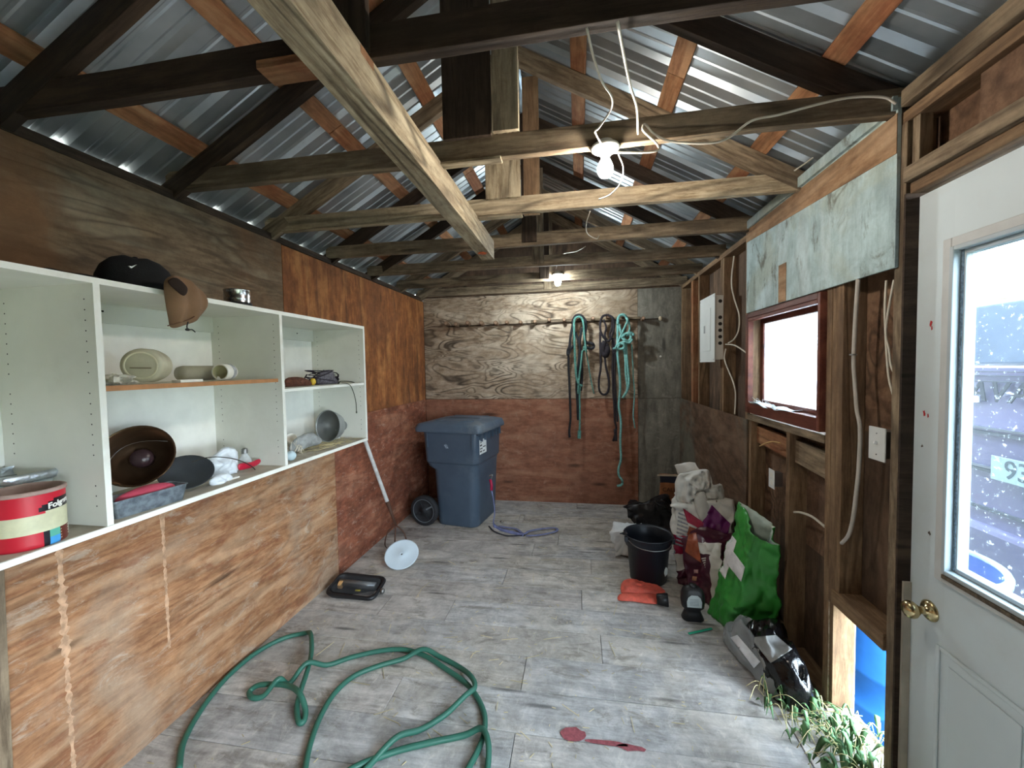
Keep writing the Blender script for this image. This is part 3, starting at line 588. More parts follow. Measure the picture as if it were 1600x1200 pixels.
# brown hood hanging over the front edge
brown = mat('brown canvas', (128, 98, 72), .85, var=.12, scale=8, bump=.15, bscale=300)
ho = thing('hood', 'brown canvas hood hanging over the front edge of the shelf unit', 'hood', at(285, 470, 'x', -1.42))
ol = smooth_poly(aat([(258, 436), (272, 430), (292, 436), (308, 447), (319, 460), (323, 476), (317, 490), (305, 502), (290, 508), (268, 513), (263, 497), (259, 475), (256, 452)], 'x', -1.425), 4)
m = puff(ol, (1, -.25, 0), .034, 7, back=.5); 
for v in m.b.verts: q = v.co; v.co = q+Vector((.006*math.sin((q.y*math.cos(.15)+q.z*.1)*95)*(1 if q.x > -1.42 else .2), 0, 0))
m.done('shell', brown, ho, smooth=True, sub=1)
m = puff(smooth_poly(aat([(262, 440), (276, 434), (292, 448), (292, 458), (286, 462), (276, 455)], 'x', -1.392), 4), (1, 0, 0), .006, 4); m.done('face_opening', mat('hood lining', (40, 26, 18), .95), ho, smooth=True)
m = MB().tube(spline(aat([(262, 509), (280, 504), (300, 497), (314, 484)], 'x', -1.402), 5), .002, 5); m.done('hem', mat('dark hem', (92, 64, 44), .9), ho, smooth=True)
MB().tube(spline(aat([(294, 503), (292, 510), (294, 515), (300, 515), (305, 519)], 'x', -1.40), 4), .0022, 5).done('drawstring', black_pl, ho, smooth=True)
MB().ball(at(293, 515, 'x', -1.40), .0075, 6, sc=(.7, 1.2, .7)).done('toggle', black_pl, ho)
local(ho)
p = at(371, 463, 'x', -1.52); p.z = 1.8962
tn = thing('tin_can', 'short dented silver tin can on top of the shelf unit', 'can', p)
MB().lathe([(.0, 0), (.052, 0), (.054, .003), (.052, .006), (.052, .03), (.0528, .033), (.052, .036), (.052, .066), (.054, .069), (.052, .072), (.050, .070), (.050, .05), (0, .05)], None, 32).done('can_wall', mat('tin metal', (196, 196, 196), .22, 1, var=.1, scale=30, bump=.1), tn, smooth=True)
MB().lathe([(.055, .0), (.056, .0), (.056, .014), (.055, .014)], None, 32).done('dark_band', black_pl, tn, smooth=True)
# ---- on the middle shelf of the second bay
ZM = 1.5632
frost = mat('frosted dusty plastic', (196, 190, 164), .55, var=.12, scale=10, dirt=(140, 126, 96), damt=.6, alpha=.93)
r_ = .062; c = at(226, 575, 'x', -1.57); c.z = ZM+r_+.004
jg = thing('plastic_jug', 'frosted round plastic jug lying on its side on the brown-edged shelf', 'jug', c)
M = axis_mat((0, 0, 0), (-.55, .83, 0)); MB().lathe([(0, -.03), (.05, -.03), (.060, -.026), (.062, -.015), (.0615, .02), (.0625, .05), (.058, .085), (.04, .105), (.018, .112), (.017, .13), (0, .13)], M, 36).done('jug_body', frost, jg, smooth=True)
MB().lathe([(.044, -.0315), (.047, -.033), (.050, -.0315)], M, 36).done('base_ring', mat('jug ring', (214, 208, 180), .5), jg, smooth=True)
MB().tube([M @ Vector((-.03, -.01, -.034)), M @ Vector((.03, -.008, -.034))], .002, 6).done('mould_seam', mat('seam', (120, 108, 84), .8), jg)
r_ = .036; c = at(348, 576, 'x', -1.56); c.z = ZM+r_+.001
wp = thing('plastic_pot', 'white plastic pot lying open on its side, right end of the brown-edged shelf', 'pot', c)
M = axis_mat((0, 0, 0), (-.25, .96, 0)); MB().lathe([(.030, -.02), (.035, -.022), (.036, -.018), (.035, .05), (.032, .056), (0, .056)], M, 32).done('pot_wall', mat('white pot', (236, 232, 222), .4, var=.03), wp, smooth=True)
MB().lathe([(.031, -.021), (.0315, .03), (0, .035)], M, 32).done('pot_inside', mat('pot inside', (186, 178, 140), .6), wp, smooth=True)
MB().lathe([(.0357, .02), (.0362, .02), (.0362, .042), (.0357, .042)], M, 32).done('grey_label', mat('grey label print', (176, 178, 180), .5, var=.3, scale=90), wp, smooth=True)
MB().prism([M @ Vector(p) for p in ((-.004, -.034, -.024), (.012, -.033, -.024), (.008, -.018, -.026), (0, -.020, -.026))], M.to_3x3() @ Vector((0, 0, -.002))).done('torn_flap', MATS['white pot'], wp)
a, b = at(282, 591, 'x', -1.49), at(317, 591, 'x', -1.49); o = box('white_slab', -1.53, -1.49, a.y, b.y, ZM, ZM+.010, mat('white plastic', (238, 236, 228), .4)); tag(o, 'thin white plastic slab lying between the frosted jug and the white pot', 'slab')
c = at(312, 582, 'x', -1.66); c.z = ZM+.034
o = MB().lathe([(0, -.09), (.028, -.088), (.033, -.07), (.033, .06), (.028, .08), (.014, .09), (0, .10)], axis_mat(c, (.1, 1, .0)), 24).done('plastic_bottle', mat('smoky clear plastic', (170, 164, 140), .3, alpha=.75, dirt=(120, 108, 84)), None, smooth=True); tag(o, 'dusty translucent bottle lying behind the thin white slab', 'bottle')
m = MB(); c = at(182, 588, 'x', -1.55); m.ball((c.x, c.y, ZM+.017), .042, 14, sc=(1, 1.15, .42), noise_amp=.9, nsc=12, seed=3)
for v in m.b.verts: v.co.z = max(v.co.z, ZM+.0003)
o = m.done('crumpled_wrapper', mat('crinkled wrapper', (196, 192, 180), .3, var=.25, scale=40, bump=.8, bscale=50), None); tag(o, 'crumpled clear wrapper left of the frosted jug', 'wrapper')
# ---- bottom of the second bay
bronze = mat('bronze inner dish', (92, 70, 52), .25, .75, var=.2, scale=6, dirt=(50, 36, 30), damt=.6)
c = at(214, 712, 'x', -1.66); n_ = (Vector((.55, -.75, .38))).normalized()
rf = thing('brown_dish', 'large dark brown metal lamp dish tipped on edge beside the divider', 'dish', c)
M = axis_mat((0, 0, 0), n_); k_ = 1.02; MB().lathe([(r*k_, z) for r, z in ((.0, -.095), (.03, -.094), (.045, -.088), (.075, -.062), (.098, -.03), (.113, 0), (.116, .002), (.114, .004), (.110, .001), (.095, -.028), (.072, -.058), (.044, -.083), (0, -.088))], M, 40).done('reflector', bronze, rf, smooth=True)
MB().lathe([(.0, -.080), (.034, -.078), (.036, -.05), (.03, -.03), (0, -.028)], M, 24).done('socket', mat('dark socket', (52, 36, 40), .3), rf, smooth=True)
m = MB()
for an in (.5,): m.tube([M @ Vector((.1*math.cos(an)*q-.045*(1-q*q), .1*math.sin(an)*q+.05*(1-q*q), -.004-.030*(1-q*q))) for q in [-1+.2*j for j in range(11)]], .0011, 5)
m.done('wire_guard', steel, rf, smooth=True)
dk = mat('dark grey enamel', (52, 56, 60), .6, var=.15, scale=14)
c = at(292, 748, 'x', -1.585); c.z = SB+.068
dd = thing('dark_pan', 'dark grey shallow pan leaning behind the galvanised loaf tin', 'pan', c)
M = axis_mat((0, 0, 0), Vector((.42, -.35, .75))); MB().lathe([(0, -.014), (.075, -.013), (.088, -.002), (.093, .004), (.090, .005), (.074, -.008), (0, -.010)], M, 36).done('pan_body', dk, dd, smooth=True)
o = MB().tube(spline(aat([(300, 722), (318, 716), (340, 714), (365, 717), (385, 724), (398, 733), (398, 741), (388, 747), (372, 748)], 'x', -1.54), 6), .0022, 6).done('bail_wire', mat('dark wire', (70, 66, 62), .4, .8), dd, smooth=True); o.matrix_local = Matrix.Translation(-c)
lp = thing('loaf_tin', 'galvanised loaf tin at the front edge holding a pink block', 'tin', (-1.512, 1.17, SB+.0015))
galv = mat('galvanised tin', (142, 152, 160), .4, .75, var=.35, scale=45, bump=.15)
def bx(w, l, z): return rrect(0, 0, w, l, .008, z, 3, -.12)
MB().rings([bx(.078, .205, 0), bx(.094, .226, .056), bx(.100, .232, .0575), bx(.100, .232, .060), bx(.092, .223, .060), bx(.074, .20, .004)]).done('tin_wall', galv, lp, smooth=False)
o = MB().ball((-1.512, 1.175, SB+.050), .088, 14, M=Matrix.Rotation(-.12, 3, 'Z'), sc=(.36, 1, .34), noise_amp=.12).done('pink_block', mat('dusty pink', (190, 70, 92), .75, var=.15), None, smooth=True); tag(o, 'oblong pink block lying in the galvanised loaf tin', 'block')
def crumple(name, label, cat, pts, ax, v, nrm, depth, m_, amp=.012, nsc=22, seed=0, zmin=None, **k):
    k.setdefault('ridge', amp*.7); m = puff(smooth_poly(aat(pts, ax, v), 3), nrm, depth, 7, amp=amp, nsc=nsc, seed=seed, **k)
    if zmin is not None:
        for q in m.b.verts: q.co.z = max(q.co.z, zmin)
    o = m.done(name, m_, None, smooth=True); return tag(o, label, cat)
ZS = SB+.0014
whitebag = mat('white crumpled plastic', (222, 228, 234), .35, var=.08, scale=20, bump=.5, bscale=30)
crumple('crumpled_bag', 'crumpled white plastic bag behind the wire loop in the second bay', 'bag', [(322, 722), (336, 708), (352, 698), (364, 702), (370, 722), (368, 742), (352, 750), (330, 750), (322, 740)], 'x', -1.62, (1, -.2, .3), .045, whitebag, .02, 24, 2, ZS)
crumple('crumpled_sheet', 'small pale plastic sheet at the front edge beside the dark pan', 'plastic', [(326, 752), (340, 742), (356, 740), (362, 748), (350, 758), (334, 764)], 'x', -1.515, (1, -.2, .3), .015, whitebag, .01, 30, 5, ZS)
c = at(383, 725, 'x', -1.62); c.z = ZS
bb = thing('loose_bulb', 'clear glass lamp bulb standing base upward in the second bay', 'bulb', c)
MB().lathe([(0, .0), (.022, .004), (.030, .018), (.031, .032), (.024, .050), (.014, .066), (.013, .074)], None, 24).done('glass', mat('bulb glass', (225, 232, 235), .05, alpha=.4), bb, smooth=True)
MB().lathe([(.013, .072), (.0145, .076), (.0125, .080), (.0145, .084), (.0125, .088), (.013, .094), (.006, .099), (0, .10)], None, 18).done('screw_base', steel, bb, smooth=True)
crumple('red_clip', 'small red plastic clip lying right of the clear bulb', 'clip', [(372, 728), (376, 724), (392, 722), (405, 717), (407, 722), (398, 729), (380, 734), (373, 734)], 'x', -1.57, (1, 0, 0), .01, mat('red plastic', (186, 26, 56), .35), .002, 20, 1, ZS)
o = box('white_stick', -1.52, -1.505, at(358, 748, 'x', -1.5).y, at(376, 748, 'x', -1.5).y, ZS, ZS+.006, MATS['white plastic']); tag(o, 'short white plastic strip at the front edge below the wire loop', 'strip')
# ---- third bay, upper shelf
ZU = 1.5106
mk = mat('brown knitted wool', (96, 58, 44), .95, var=.4, scale=60, bump=.8, bscale=120)
crumple('brown_glove', 'dark brown knitted glove on the upper shelf of the last bay', 'glove', [(446, 606), (446, 592), (462, 589), (476, 592), (486, 598), (484, 605), (466, 607)], 'x', -1.60, (1, 0, .1), .035, mk, .006, 40, 3, ZU)
c = at(489, 596, 'x', -1.575); o = MB().ball((c.x, c.y, ZU+.022), .021, 10, sc=(.7, .9, 1.05)).done('yellow_tag', mat('yellow plastic', (214, 176, 52), .45), None, smooth=True); tag(o, 'yellow plastic tag between the brown glove and the dark halter', 'tag')
hl = thing('halter', 'tangled dark purple halter with mesh and trailing strap, last bay', 'halter', at(505, 596, 'x', -1.6))
m = MB(); rr = random.Random(5)
for i in range(9):
    pts = [at(476+rr.uniform(0, 52), 578+rr.uniform(0, 24), 'x', -1.62+rr.uniform(-.05, .05)) for _ in range(5)]
    for q in pts: q.z = min(max(q.z, ZU+.006), 1.60)
    m.tube(spline(pts, 5), .0055, 6, flat=.5)
m.done('webbing', mat('dark webbing', (40, 32, 44), .8, var=.3), hl, smooth=True)
m = puff(smooth_poly(aat([(498, 584), (510, 578), (520, 580), (522, 590), (526, 600), (505, 601), (494, 600)], 'x', -1.60), 3), (1, 0, 0), .03, 6, amp=.014, nsc=30); m.done('mesh_pad', mat('grey mesh', (92, 88, 96), .7, var=.5, scale=90), hl, smooth=True)
m = MB().tube(spline(aat([(528, 601), (532, 596), (545, 596), (555, 598), (566, 600), (571, 601)], 'x', -1.53), 5), .006, 6, flat=.5).tube(spline(aat([(534, 598), (546, 601), (552, 612), (556, 628), (557, 644)], 'x', -1.447), 5), .0032, 6, flat=.6); m.done('trailing_strap', mat('grey green strap', (74, 76, 62), .7), hl, smooth=True)
MB().ball(at(557, 644, 'x', -1.447), .007, 6, sc=(.6, .8, 1.3)).done('strap_end', MATS['grey green strap'], hl)
local(hl)
# ---- third bay, bottom
c = at(512, 664, 'x', -1.62); c.z = ZS+.108; n_ = Vector((-.22, -1, .12)).normalized(); rl = thing('lamp_reflector', 'grey metal lamp reflector with two bright spots lying in the last bay', 'reflector', c)
alum = mat('grey aluminium', (168, 172, 172), .42, .6, var=.06); M = axis_mat((0, 0, 0), n_); k_ = 1.15
MB().lathe([(r*k_, z*k_) for r, z in ((.09, 0), (.092, .003), (.087, .0), (.082, -.03), (.068, -.062), (.045, -.085), (.028, -.092), (.027, -.12), (.0, -.122))], M, 40).done('shade', alum, rl, smooth=True)
MB().lathe([(r*k_, z*k_) for r, z in ((.086, -.002), (.079, -.030), (.064, -.060), (.040, -.080), (0, -.084))], M, 40).done('shade_inside', mat('dim reflector inside', (112, 114, 112), .45, .25), rl, smooth=True)
for dx, dz in ((.02, .018), (-.02, -.03)): MB().lathe([(0, 0), (.0035, 0), (0, .0005)], Matrix.Translation(M @ Vector((dx, dz, -.09))) @ M.to_3x3().to_4x4(), 10).done('bright_spot', mat('white spot', (250, 250, 248), .3), rl)  # two small white discs set inside the bowl as bright spots
c = at(540, 672, 'x', -1.66); c.y = 2.49; c.x = -1.60; o = MB().lathe([(0, 0), (.016, .004), (.021, .018), (.016, .034), (.010, .044), (.010, .056), (0, .057)], axis_mat((c.x, c.y, ZS+.0215), (-1, -.1, 0)), 20).done('small_bulb', MATS['bulb glass'], None, smooth=True); tag(o, 'small clear bulb behind the grey reflector', 'bulb')
greyc = mat('grey cloth', (150, 152, 150), .9, var=.2, scale=25, bump=.3)
crumple('grey_rag', 'folded grey cloth lying left of the grey reflector', 'rag', [(452, 704), (456, 690), (470, 680), (486, 676), (498, 684), (500, 694), (484, 698), (464, 706)], 'x', -1.58, (1, -.3, .3), .035, greyc, .012, 26, 8, ZS)
c = at(455, 682, 'x', -1.70); o = MB().lathe([(.022, 0), (.025, .0), (.030, .055), (.028, .055), (.021, .004), (0, .004)], axis_mat((c.x, c.y, ZS+.045), (.4, -.5, .5)), 20).done('white_cup', MATS['white plastic'], None, smooth=True); tag(o, 'white plastic cup tipped over in the back of the last bay', 'cup')
c = at(452, 712, 'x', -1.50); o = MB().ball((c.x, c.y+.012, ZS+.026), .026, 12).done('pale_ball', mat('pale blue ball', (196, 216, 224), .5), None, smooth=True); tag(o, 'pale blue ball at the front corner of the last bay', 'ball')
m = MB()
for i in range(5): m.tube(spline([at(446+rr.uniform(0, 30), 700+rr.uniform(-12, 12), 'x', -1.55) for _ in range(4)], 4), .0013, 4)
for v in m.b.verts: v.co.z = max(v.co.z, ZS+.001)
o = m.done('loose_wire', mat('cream wire', (206, 196, 176), .6), None); tag(o, 'thin cream wires tangled in front of the grey cloth', 'wire')
m = MB()
for i in range(170):
    c = Vector((rr.gauss(-1.56, .05), rr.gauss(2.30, .11), ZS+.002+rr.uniform(0, .008))); c.x = min(max(c.x, -1.7), -1.47); c.y = min(max(c.y, 1.95), 2.53); a = rr.uniform(0, PI); d = Vector((math.cos(a), math.sin(a), rr.uniform(-.1, .1)))*rr.uniform(.008, .03); s_ = Vector((-math.sin(a), math.cos(a), 0))*.001
    m.prism([c-d-s_, c+d-s_, c+d+s_, c-d+s_], (0, 0, .0015))
o = m.done('straw_scatter', MATS['dry straw'], None); tag(o, 'dry straw scattered on the bottom board in front of the grey reflector', 'straw'); o['kind'] = 'stuff'
# ================= wheelie bin =================
bn = thing('wheelie_bin', 'tall dark blue grey wheeled rubbish bin in the far left corner', 'bin', (-1.21, 4.14, 0))
bluep = mat('bin plastic', (68, 83, 99), .42, var=.07, scale=6, dirt=(104, 116, 128), damt=.25); lidp = mat('bin lid plastic', (80, 96, 113), .5, var=.08, scale=5, dirt=(128, 132, 134), damt=.6)
def br(x0, x1, y0, y1, z, r=.07): return rrect((x0+x1)/2, (y0+y1)/2, x1-x0, y1-y0, r, z, 6)
RB = Matrix.Rotation(-.17, 4, 'Z')
body = [(-.20, .24, -.28, .27, 0, .08), (-.21, .25, -.285, .28, .03, .09), (-.225, .262, -.295, .30, .40, .09), (-.232, .268, -.30, .31, .565, .09), (-.29, .268, -.303, .312, .60, .08), (-.30, .268, -.303, .312, .635, .06), (-.305, .282, -.318, .325, .65, .06), (-.32, .29, -.325, .335, .97, .05), (-.318, .288, -.323, .333, .985, .05)]
MB().rings([[RB @ p for p in br(*b)] for b in body]).done('bin_body', bluep, bn, smooth=True, bevel=.006)
lid = [(-.40, .335, -.345, .345, .955, .05), (-.405, .34, -.35, .35, .965, .05), (-.405, .335, -.35, .35, .995, .05), (-.385, .32, -.335, .34, 1.035, .06), (-.30, .27, -.30, .30, 1.05, .08), (-.18, .17, -.16, .16, 1.066, .08)]
MB().rings([[RB @ p for p in br(*b)] for b in lid]).done('lid', lidp, bn, smooth=True, bevel=.005)
for y in (-.2, .0, .2): MB().box(-.22, .20, y-.03, y+.03, 1.045, 1.066, RB).done('lid_rib', lidp, bn, bevel=.01)
for i in range(6): MB().box(.292, .318, -.25+.1*i-.004, -.25+.1*i+.004, .87, .955, RB).done('grip_rib', bluep, bn)
MB().box(.270, .300, -.31, .31, .935, .958, RB).done('front_rim', bluep, bn, bevel=.004)
for x in (-.26, .235): MB().box(x-.007, x+.007, -.333, -.320, .80, .955, RB).done('corner_rib', bluep, bn, bevel=.003)
MB().tube([RB @ Vector((-.37, y, 1.0)) for y in (-.26, -.1, .1, .26)], .015, 8).done('handle_bar', bluep, bn, smooth=True)
for y in (-.25, .25): MB().box(-.375, -.32, y-.015, y+.015, .96, 1.01, RB).done('handle_bracket', bluep, bn, bevel=.004)
MB().box(.2905, .292, -.27, -.10, .74, .885, RB).done('white_sticker', mat('sticker white', (226, 230, 230), .5), bn)
for a in ((-.26, -.22, .76, .775), (-.26, -.20, .79, .80), (-.19, -.12, .80, .81), (-.26, -.21, .82, .835), (-.19, -.14, .76, .77), (-.25, -.22, .85, .86)): MB().box(.292, .2926, *a[:2], *a[2:], RB).done('sticker_print', blk, bn)
MB().prism([RB @ Vector(p) for p in ((-.05, -.3285, .80), (-.02, -.3285, .80), (-.03, -.3285, .83), (-.05, -.3285, .845), (-.07, -.3285, .83))], (0, -.0006, 0)).done('scuff_mark', mat('pale scuff', (130, 146, 160), .7, var=.4, scale=80), bn)
MB().tube([RB @ Vector((-.30, y, .155)) for y in (-.33, .33)], .011, 8).done('axle', steel, bn)
tyre = mat('tyre black', (34, 36, 40), .7)
for y in (-.345, .345):
    w = empty('wheel', RB @ Vector((-.30, y, .1555)), bn); w.rotation_euler = (PI/2, 0, -.17)
    MB().lathe([(.118, -.028), (.140, -.030), (.152, -.022), (.155, 0), (.152, .022), (.140, .030), (.118, .028)], None, 36).done('tyre', tyre, w, smooth=True)
    MB().lathe([(.0, -.018), (.112, -.018), (.120, -.024), (.120, .024), (.112, .012), (.03, .016), (.03, .03), (0, .032)], None, 36).done('wheel_hub', tyre, w, smooth=True)
    MB().lathe([(.113, .026), (.117, .031), (.121, .026)], None, 36).done('worn_ring', mat('tyre worn', (104, 110, 116), .8), w, smooth=True)
    for q in range(4): MB().box(.03, .112, -.008, .008, .012, .022, Matrix.Rotation(PI/2*q+.5, 4, 'Z')).done('spoke', MATS['tyre worn'] if q == 0 else tyre, w)
from mathutils.bvhtree import BVHTree
def decal(name, o, m_, quad, nu=8, nv=8, off=.003, parent=None, solid=.001):
    """flat print or tape laid on the surface of an object already built"""
    bpy.context.view_layer.update(); bv = BVHTree.FromObject(o, bpy.context.evaluated_depsgraph_get()); Mi = o.matrix_world.inverted(); g = []; m = MB(); last = None
    for j in range(nv+1):
        row = []
        for i in range(nu+1):
            u, v = i/nu, j/nv; a = Vector(quad[0]).lerp(Vector(quad[1]), u); b = Vector(quad[3]).lerp(Vector(quad[2]), u); q = a.lerp(b, v)
            d = (RGT*((q.x-800)/FPX)+DWN*((q.y-600)/FPX)+FWD).normalized(); org = Vector((0, 0, CH)); hit = bv.ray_cast(Mi @ org, Mi.to_3x3() @ d)
            row.append(None if hit[0] is None else m.b.verts.new((o.matrix_world @ hit[0])-d*off))
        g.append(row)
    for j in range(nv):
        for i in range(nu):
            f = [g[j][i], g[j][i+1], g[j+1][i+1], g[j+1][i]]
            if all(f) and max((x.co-y.co).length for x in f for y in f) < .06: m.b.faces.new(f)
    r_ = m.done(name, m_, None, smooth=True, solid=solid); p = parent or o; r_.parent = p; r_.matrix_local = p.matrix_world.inverted(); return r_
# ---- lead strap
sp = thing('lead_strap', 'blue grey lead strap with red sleeve trailing from the bin onto the floor', 'strap', at(775, 822, 'z', 0))
lil = mat('lilac webbing', (112, 118, 158), .75, var=.2, scale=30)
MB().tube(spline([at(764, 744, 'y', 3.80), at(769, 742, 'y', 3.80), at(767, 750, 'y', 3.80)], 4), .008, 6).done('metal_snap', steel, sp, smooth=True)
MB().tube([at(766, 749, 'y', 3.80), at(768, 757, 'y', 3.80), at(768, 766, 'y', 3.80)], .014, 8).done('red_sleeve', mat('red sleeve', (176, 30, 72), .5), sp, smooth=True)
MB().tube(spline([at(768, 766, 'y', 3.80), at(771, 780, 'y', 3.78), at(773, 800, 'y', 3.76), at(771, 815, 'y', 3.75), at(773, 822, 'z', .012), at(785, 828, 'z', .010), at(800, 832, 'z', .010), at(818, 836, 'z', .010)], 6), .017, 6, flat=.25).done('strap', lil, sp, smooth=True)
MB().tube(spline(aat([(780, 822), (792, 824), (806, 826), (818, 834), (826, 830), (840, 827), (856, 825), (868, 825), (870, 829), (858, 833), (840, 836), (822, 837)], 'z', .014), 5), .014, 6, flat=.3).done('strap', lil, sp, smooth=True)
MB().tube(spline(aat([(764, 822), (772, 830), (788, 836), (800, 837), (820, 836)], 'z', .008), 5), .008, 6, flat=.5).done('strap', mat('dark strap', (40, 42, 54), .8), sp, smooth=True)
MB().ball(at(784, 815, 'z', .02), .016, 7, sc=(1.4, 1, .7)).done('buckle', chrome, sp)
local(sp)
# ================= fork, disc, tray =================
T = Vector((-1.545, 3.30, .02)); Wp = at(571, 690, 'x', -1.79); d = (Wp-T); H = T+d*.22; tp = T+d*1.15
fk = thing('manure_fork', 'old fork with worn white handle leaning on the left wall', 'fork', T)
MB().tube([T+d*(.44+.71*i/6) for i in range(7)], .0165, 10).done('handle', mat('worn white handle', (190, 192, 190), .6, var=.15, scale=20, dirt=(120, 108, 96)), fk, smooth=True)
MB().tube([H, T+d*.33, T+d*.445], [.010, .012, .019], 8).done('ferrule', mat('rusty iron', (88, 62, 50), .7, .4), fk, smooth=True)
tip = aat([(606, 858), (620, 862), (640, 860)], 'z', .012)
for i, (e, b) in enumerate(zip(tip, (-.085, 0, .085))):
    s_ = H+Vector((b*.35, 0, 0)); MB().tube(spline([H, H.lerp(e, .28)+Vector((b*.55, -.012, .0)), H.lerp(e, .65)+Vector((b*.45, -.03, -.02)), e], 6), [.006]*13+[.005, .004, .0035, .003, .002, .002], 6).done('tine', MATS['rusty iron'], fk, smooth=True)
local(fk)
c = at(628, 880, 'y', 3.06); c.z = max(c.z, .075)
dc = thing('white_disc', 'round pale blue-white plastic disc leaning on the fork tines', 'disc', c)
M = axis_mat((0, 0, 0), Vector((.12, -.50, .86))); dm = mat('pale blue white', (206, 222, 232), .5, var=.03)
MB().lathe([(.006, 0), (.012, .006), (.02, .001), (.128, .001), (.137, .004), (.137, 0), (.128, -.004), (.006, -.004)], M, 48).done('plate', dm, dc, smooth=True)
MB().lathe([(0, -.001), (.006, .001), (0, .002)], M, 12).done('centre_hole', hole_m, dc)
fl_, fr_, br_, bl_ = at(509, 930, 'z', .02), at(592, 938, 'z', .02), at(600, 903, 'z', .035), at(522, 893, 'z', .085)
bl_.x = max(bl_.x, -1.80); ty = thing('flood_lamp_housing', 'black open rectangular lamp housing on the floor against the left wall', 'lamp housing', (fl_+fr_+br_+bl_)/4)
u = ((fr_-fl_)+(br_-bl_))*.5; v = ((bl_-fl_)+(br_-fr_))*.5; n_ = u.cross(v).normalized(); cc = Vector((0, 0, 0)); lu, lv = u.length, v.length
def tr(s, z, r=.05): return [cc+u.normalized()*p.x+(v-u*(v.dot(u)/lu/lu)).normalized()*p.y+n_*p.z for p in rrect(0, 0, lu*s-(1-s)*0, lv-(1-s)*lu, r, z, 5)]
MB().rings([tr(.82, -.055, .04), tr(.97, -.012), tr(1.0, 0), tr(.97, .012), tr(.90, .012), tr(.86, -.002), tr(.80, -.035, .04)]).done('housing', black_pl, ty, smooth=True, bevel=.003)
MB().rings([tr(.84, .006, .04), tr(.84, .009, .04)]).done('lens', mat('smoked lens', (70, 76, 80), .08, alpha=.3), ty)
MB().tube([cc-u*.36+v*.12-n_*.01, cc+u*.36+v*.12-n_*.01], .026, 12).done('reflector_tube', mat('grey tube', (110, 112, 114), .3, .5), ty, smooth=True)
MB().lathe([(0, 0), (.028, 0), (.028, .02), (0, .02)], axis_mat(cc-u*.35-n_*.005, u), 14).done('tan_cap', mat('tan cap', (186, 142, 92), .6), ty)
MB().box(-.018, .018, -.006, .006, 0, .006, Matrix.Translation(cc+u*.06-v*.2+n_*.0)).done('yellow_clip', mat('yellow clip', (212, 196, 60), .5), ty)
MB().lathe([(0, 0), (.018, 0), (.018, .02), (.010, .026), (0, .026)], axis_mat(cc+u*.50-v*.1, u), 14).done('knob', steel, ty, smooth=True)
# ================= hose =================
hp = [(279, 1205), (286, 1162), (309, 1117), (342, 1072), (372, 1042), (406, 1016), (444, 997), (478, 989)]
H1 = [at(a, b, 'z', .0145) for a, b in hp]
def hz(L, z=.0145): return [at(a, b, 'z', z) for a, b in L]
pts = H1+[at(485, 990, 'z', .05), at(487, 1010, 'z', .05), at(485, 1030, 'z', .045), at(478, 1055, 'z', .045), at(468, 1085, 'z', .04), at(464, 1108, 'z', .02), at(467, 1128, 'z', .0145), at(475, 1126, 'z', .0145), at(477, 1108, 'z', .03), at(468, 1086, 'z', .06), at(452, 1072, 'z', .05), at(428, 1069, 'z', .04), at(403, 1071, 'z', .03)]
pts += hz([(390, 1081), (395, 1090), (412, 1087), (436, 1077), (452, 1068), (480, 1053), (511, 1039), (549, 1027), (594, 1017), (631, 1015), (665, 1025), (695, 1044), (725, 1065), (744, 1087), (757, 1117), (756, 1147), (746, 1174), (732, 1200), (700, 1260), (690, 1300), (730, 1290), (755, 1230), (762, 1200), (763, 1170), (752, 1148), (725, 1149), (669, 1161), (612, 1176), (549, 1202), (520, 1230), (490, 1250), (474, 1230), (477, 1200), (485, 1162), (500, 1121), (522, 1084), (552, 1057), (590, 1041), (631, 1029), (661, 1022), (687, 1026), (717, 1042), (736, 1065), (742, 1082), (727, 1096), (695, 1117), (657, 1140), (620, 1162), (579, 1194), (540, 1240), (510, 1290)])
for i, p in enumerate(pts):
    for j in range(i-4):
        q = pts[j]
        if abs(q.x-p.x) < .05 and abs(q.y-p.y) < .05 and p.z < q.z+.028: p.z = q.z+.028
hs_ = MB().tube(spline(pts, 7), .0125, 9).done('garden_hose', mat('green hose', (46, 98, 82), .45, var=.08, scale=6), None, smooth=True); tag(hs_, 'long green garden hose coiled loosely on the floor in the foreground', 'hose')
# ================= bucket and small things right =================
BX, BY = .497, 3.08; bkc = thing('bucket', 'black plastic bucket with a wire handle standing in front of the bags', 'bucket', (BX, BY, 0))
bkm = mat('bucket black', (26, 30, 38), .4, var=.1)
MB().lathe([(0, 0), (.125, 0), (.130, .006), (.150, .26), (.165, .262), (.167, .30), (.172, .335), (.178, .34), (.174, .345), (.160, .33), (.150, .26), (.126, .012), (0, .010)], None, 44).done('bucket_wall', bkm, bkc, smooth=True)
MB().prism([(-.15, -.03, .335), (-.205, 0, .325), (-.15, .03, .335), (-.145, .0, .30)], (0, 0, .006)).done('pour_lip', bkm, bkc)
MB().tube(spline([(-.155, -.07, .315), (-.10, -.155, .300), (0, -.187, .290), (.10, -.165, .298), (.168, -.06, .315)], 8), .0035, 6).done('wire_handle', steel, bkc, smooth=True)
for s in (-1, 1): MB().box(s*.165-.012, s*.165+.012, -.08, -.045, .30, .335).done('handle_lug', bkm, bkc, bevel=.003)
MB().prism([(.0, 0, 0), (.028, 0, .012), (.030, 0, .05), (.012, 0, .068), (-.004, 0, .052), (-.010, 0, .03)], (0, -.001, 0)).done('white_sticker', MATS['sticker white'], bkc, matrix=Matrix.Translation((.098, -.111, .075)) @ Matrix.Rotation(.75, 4, 'Z'))
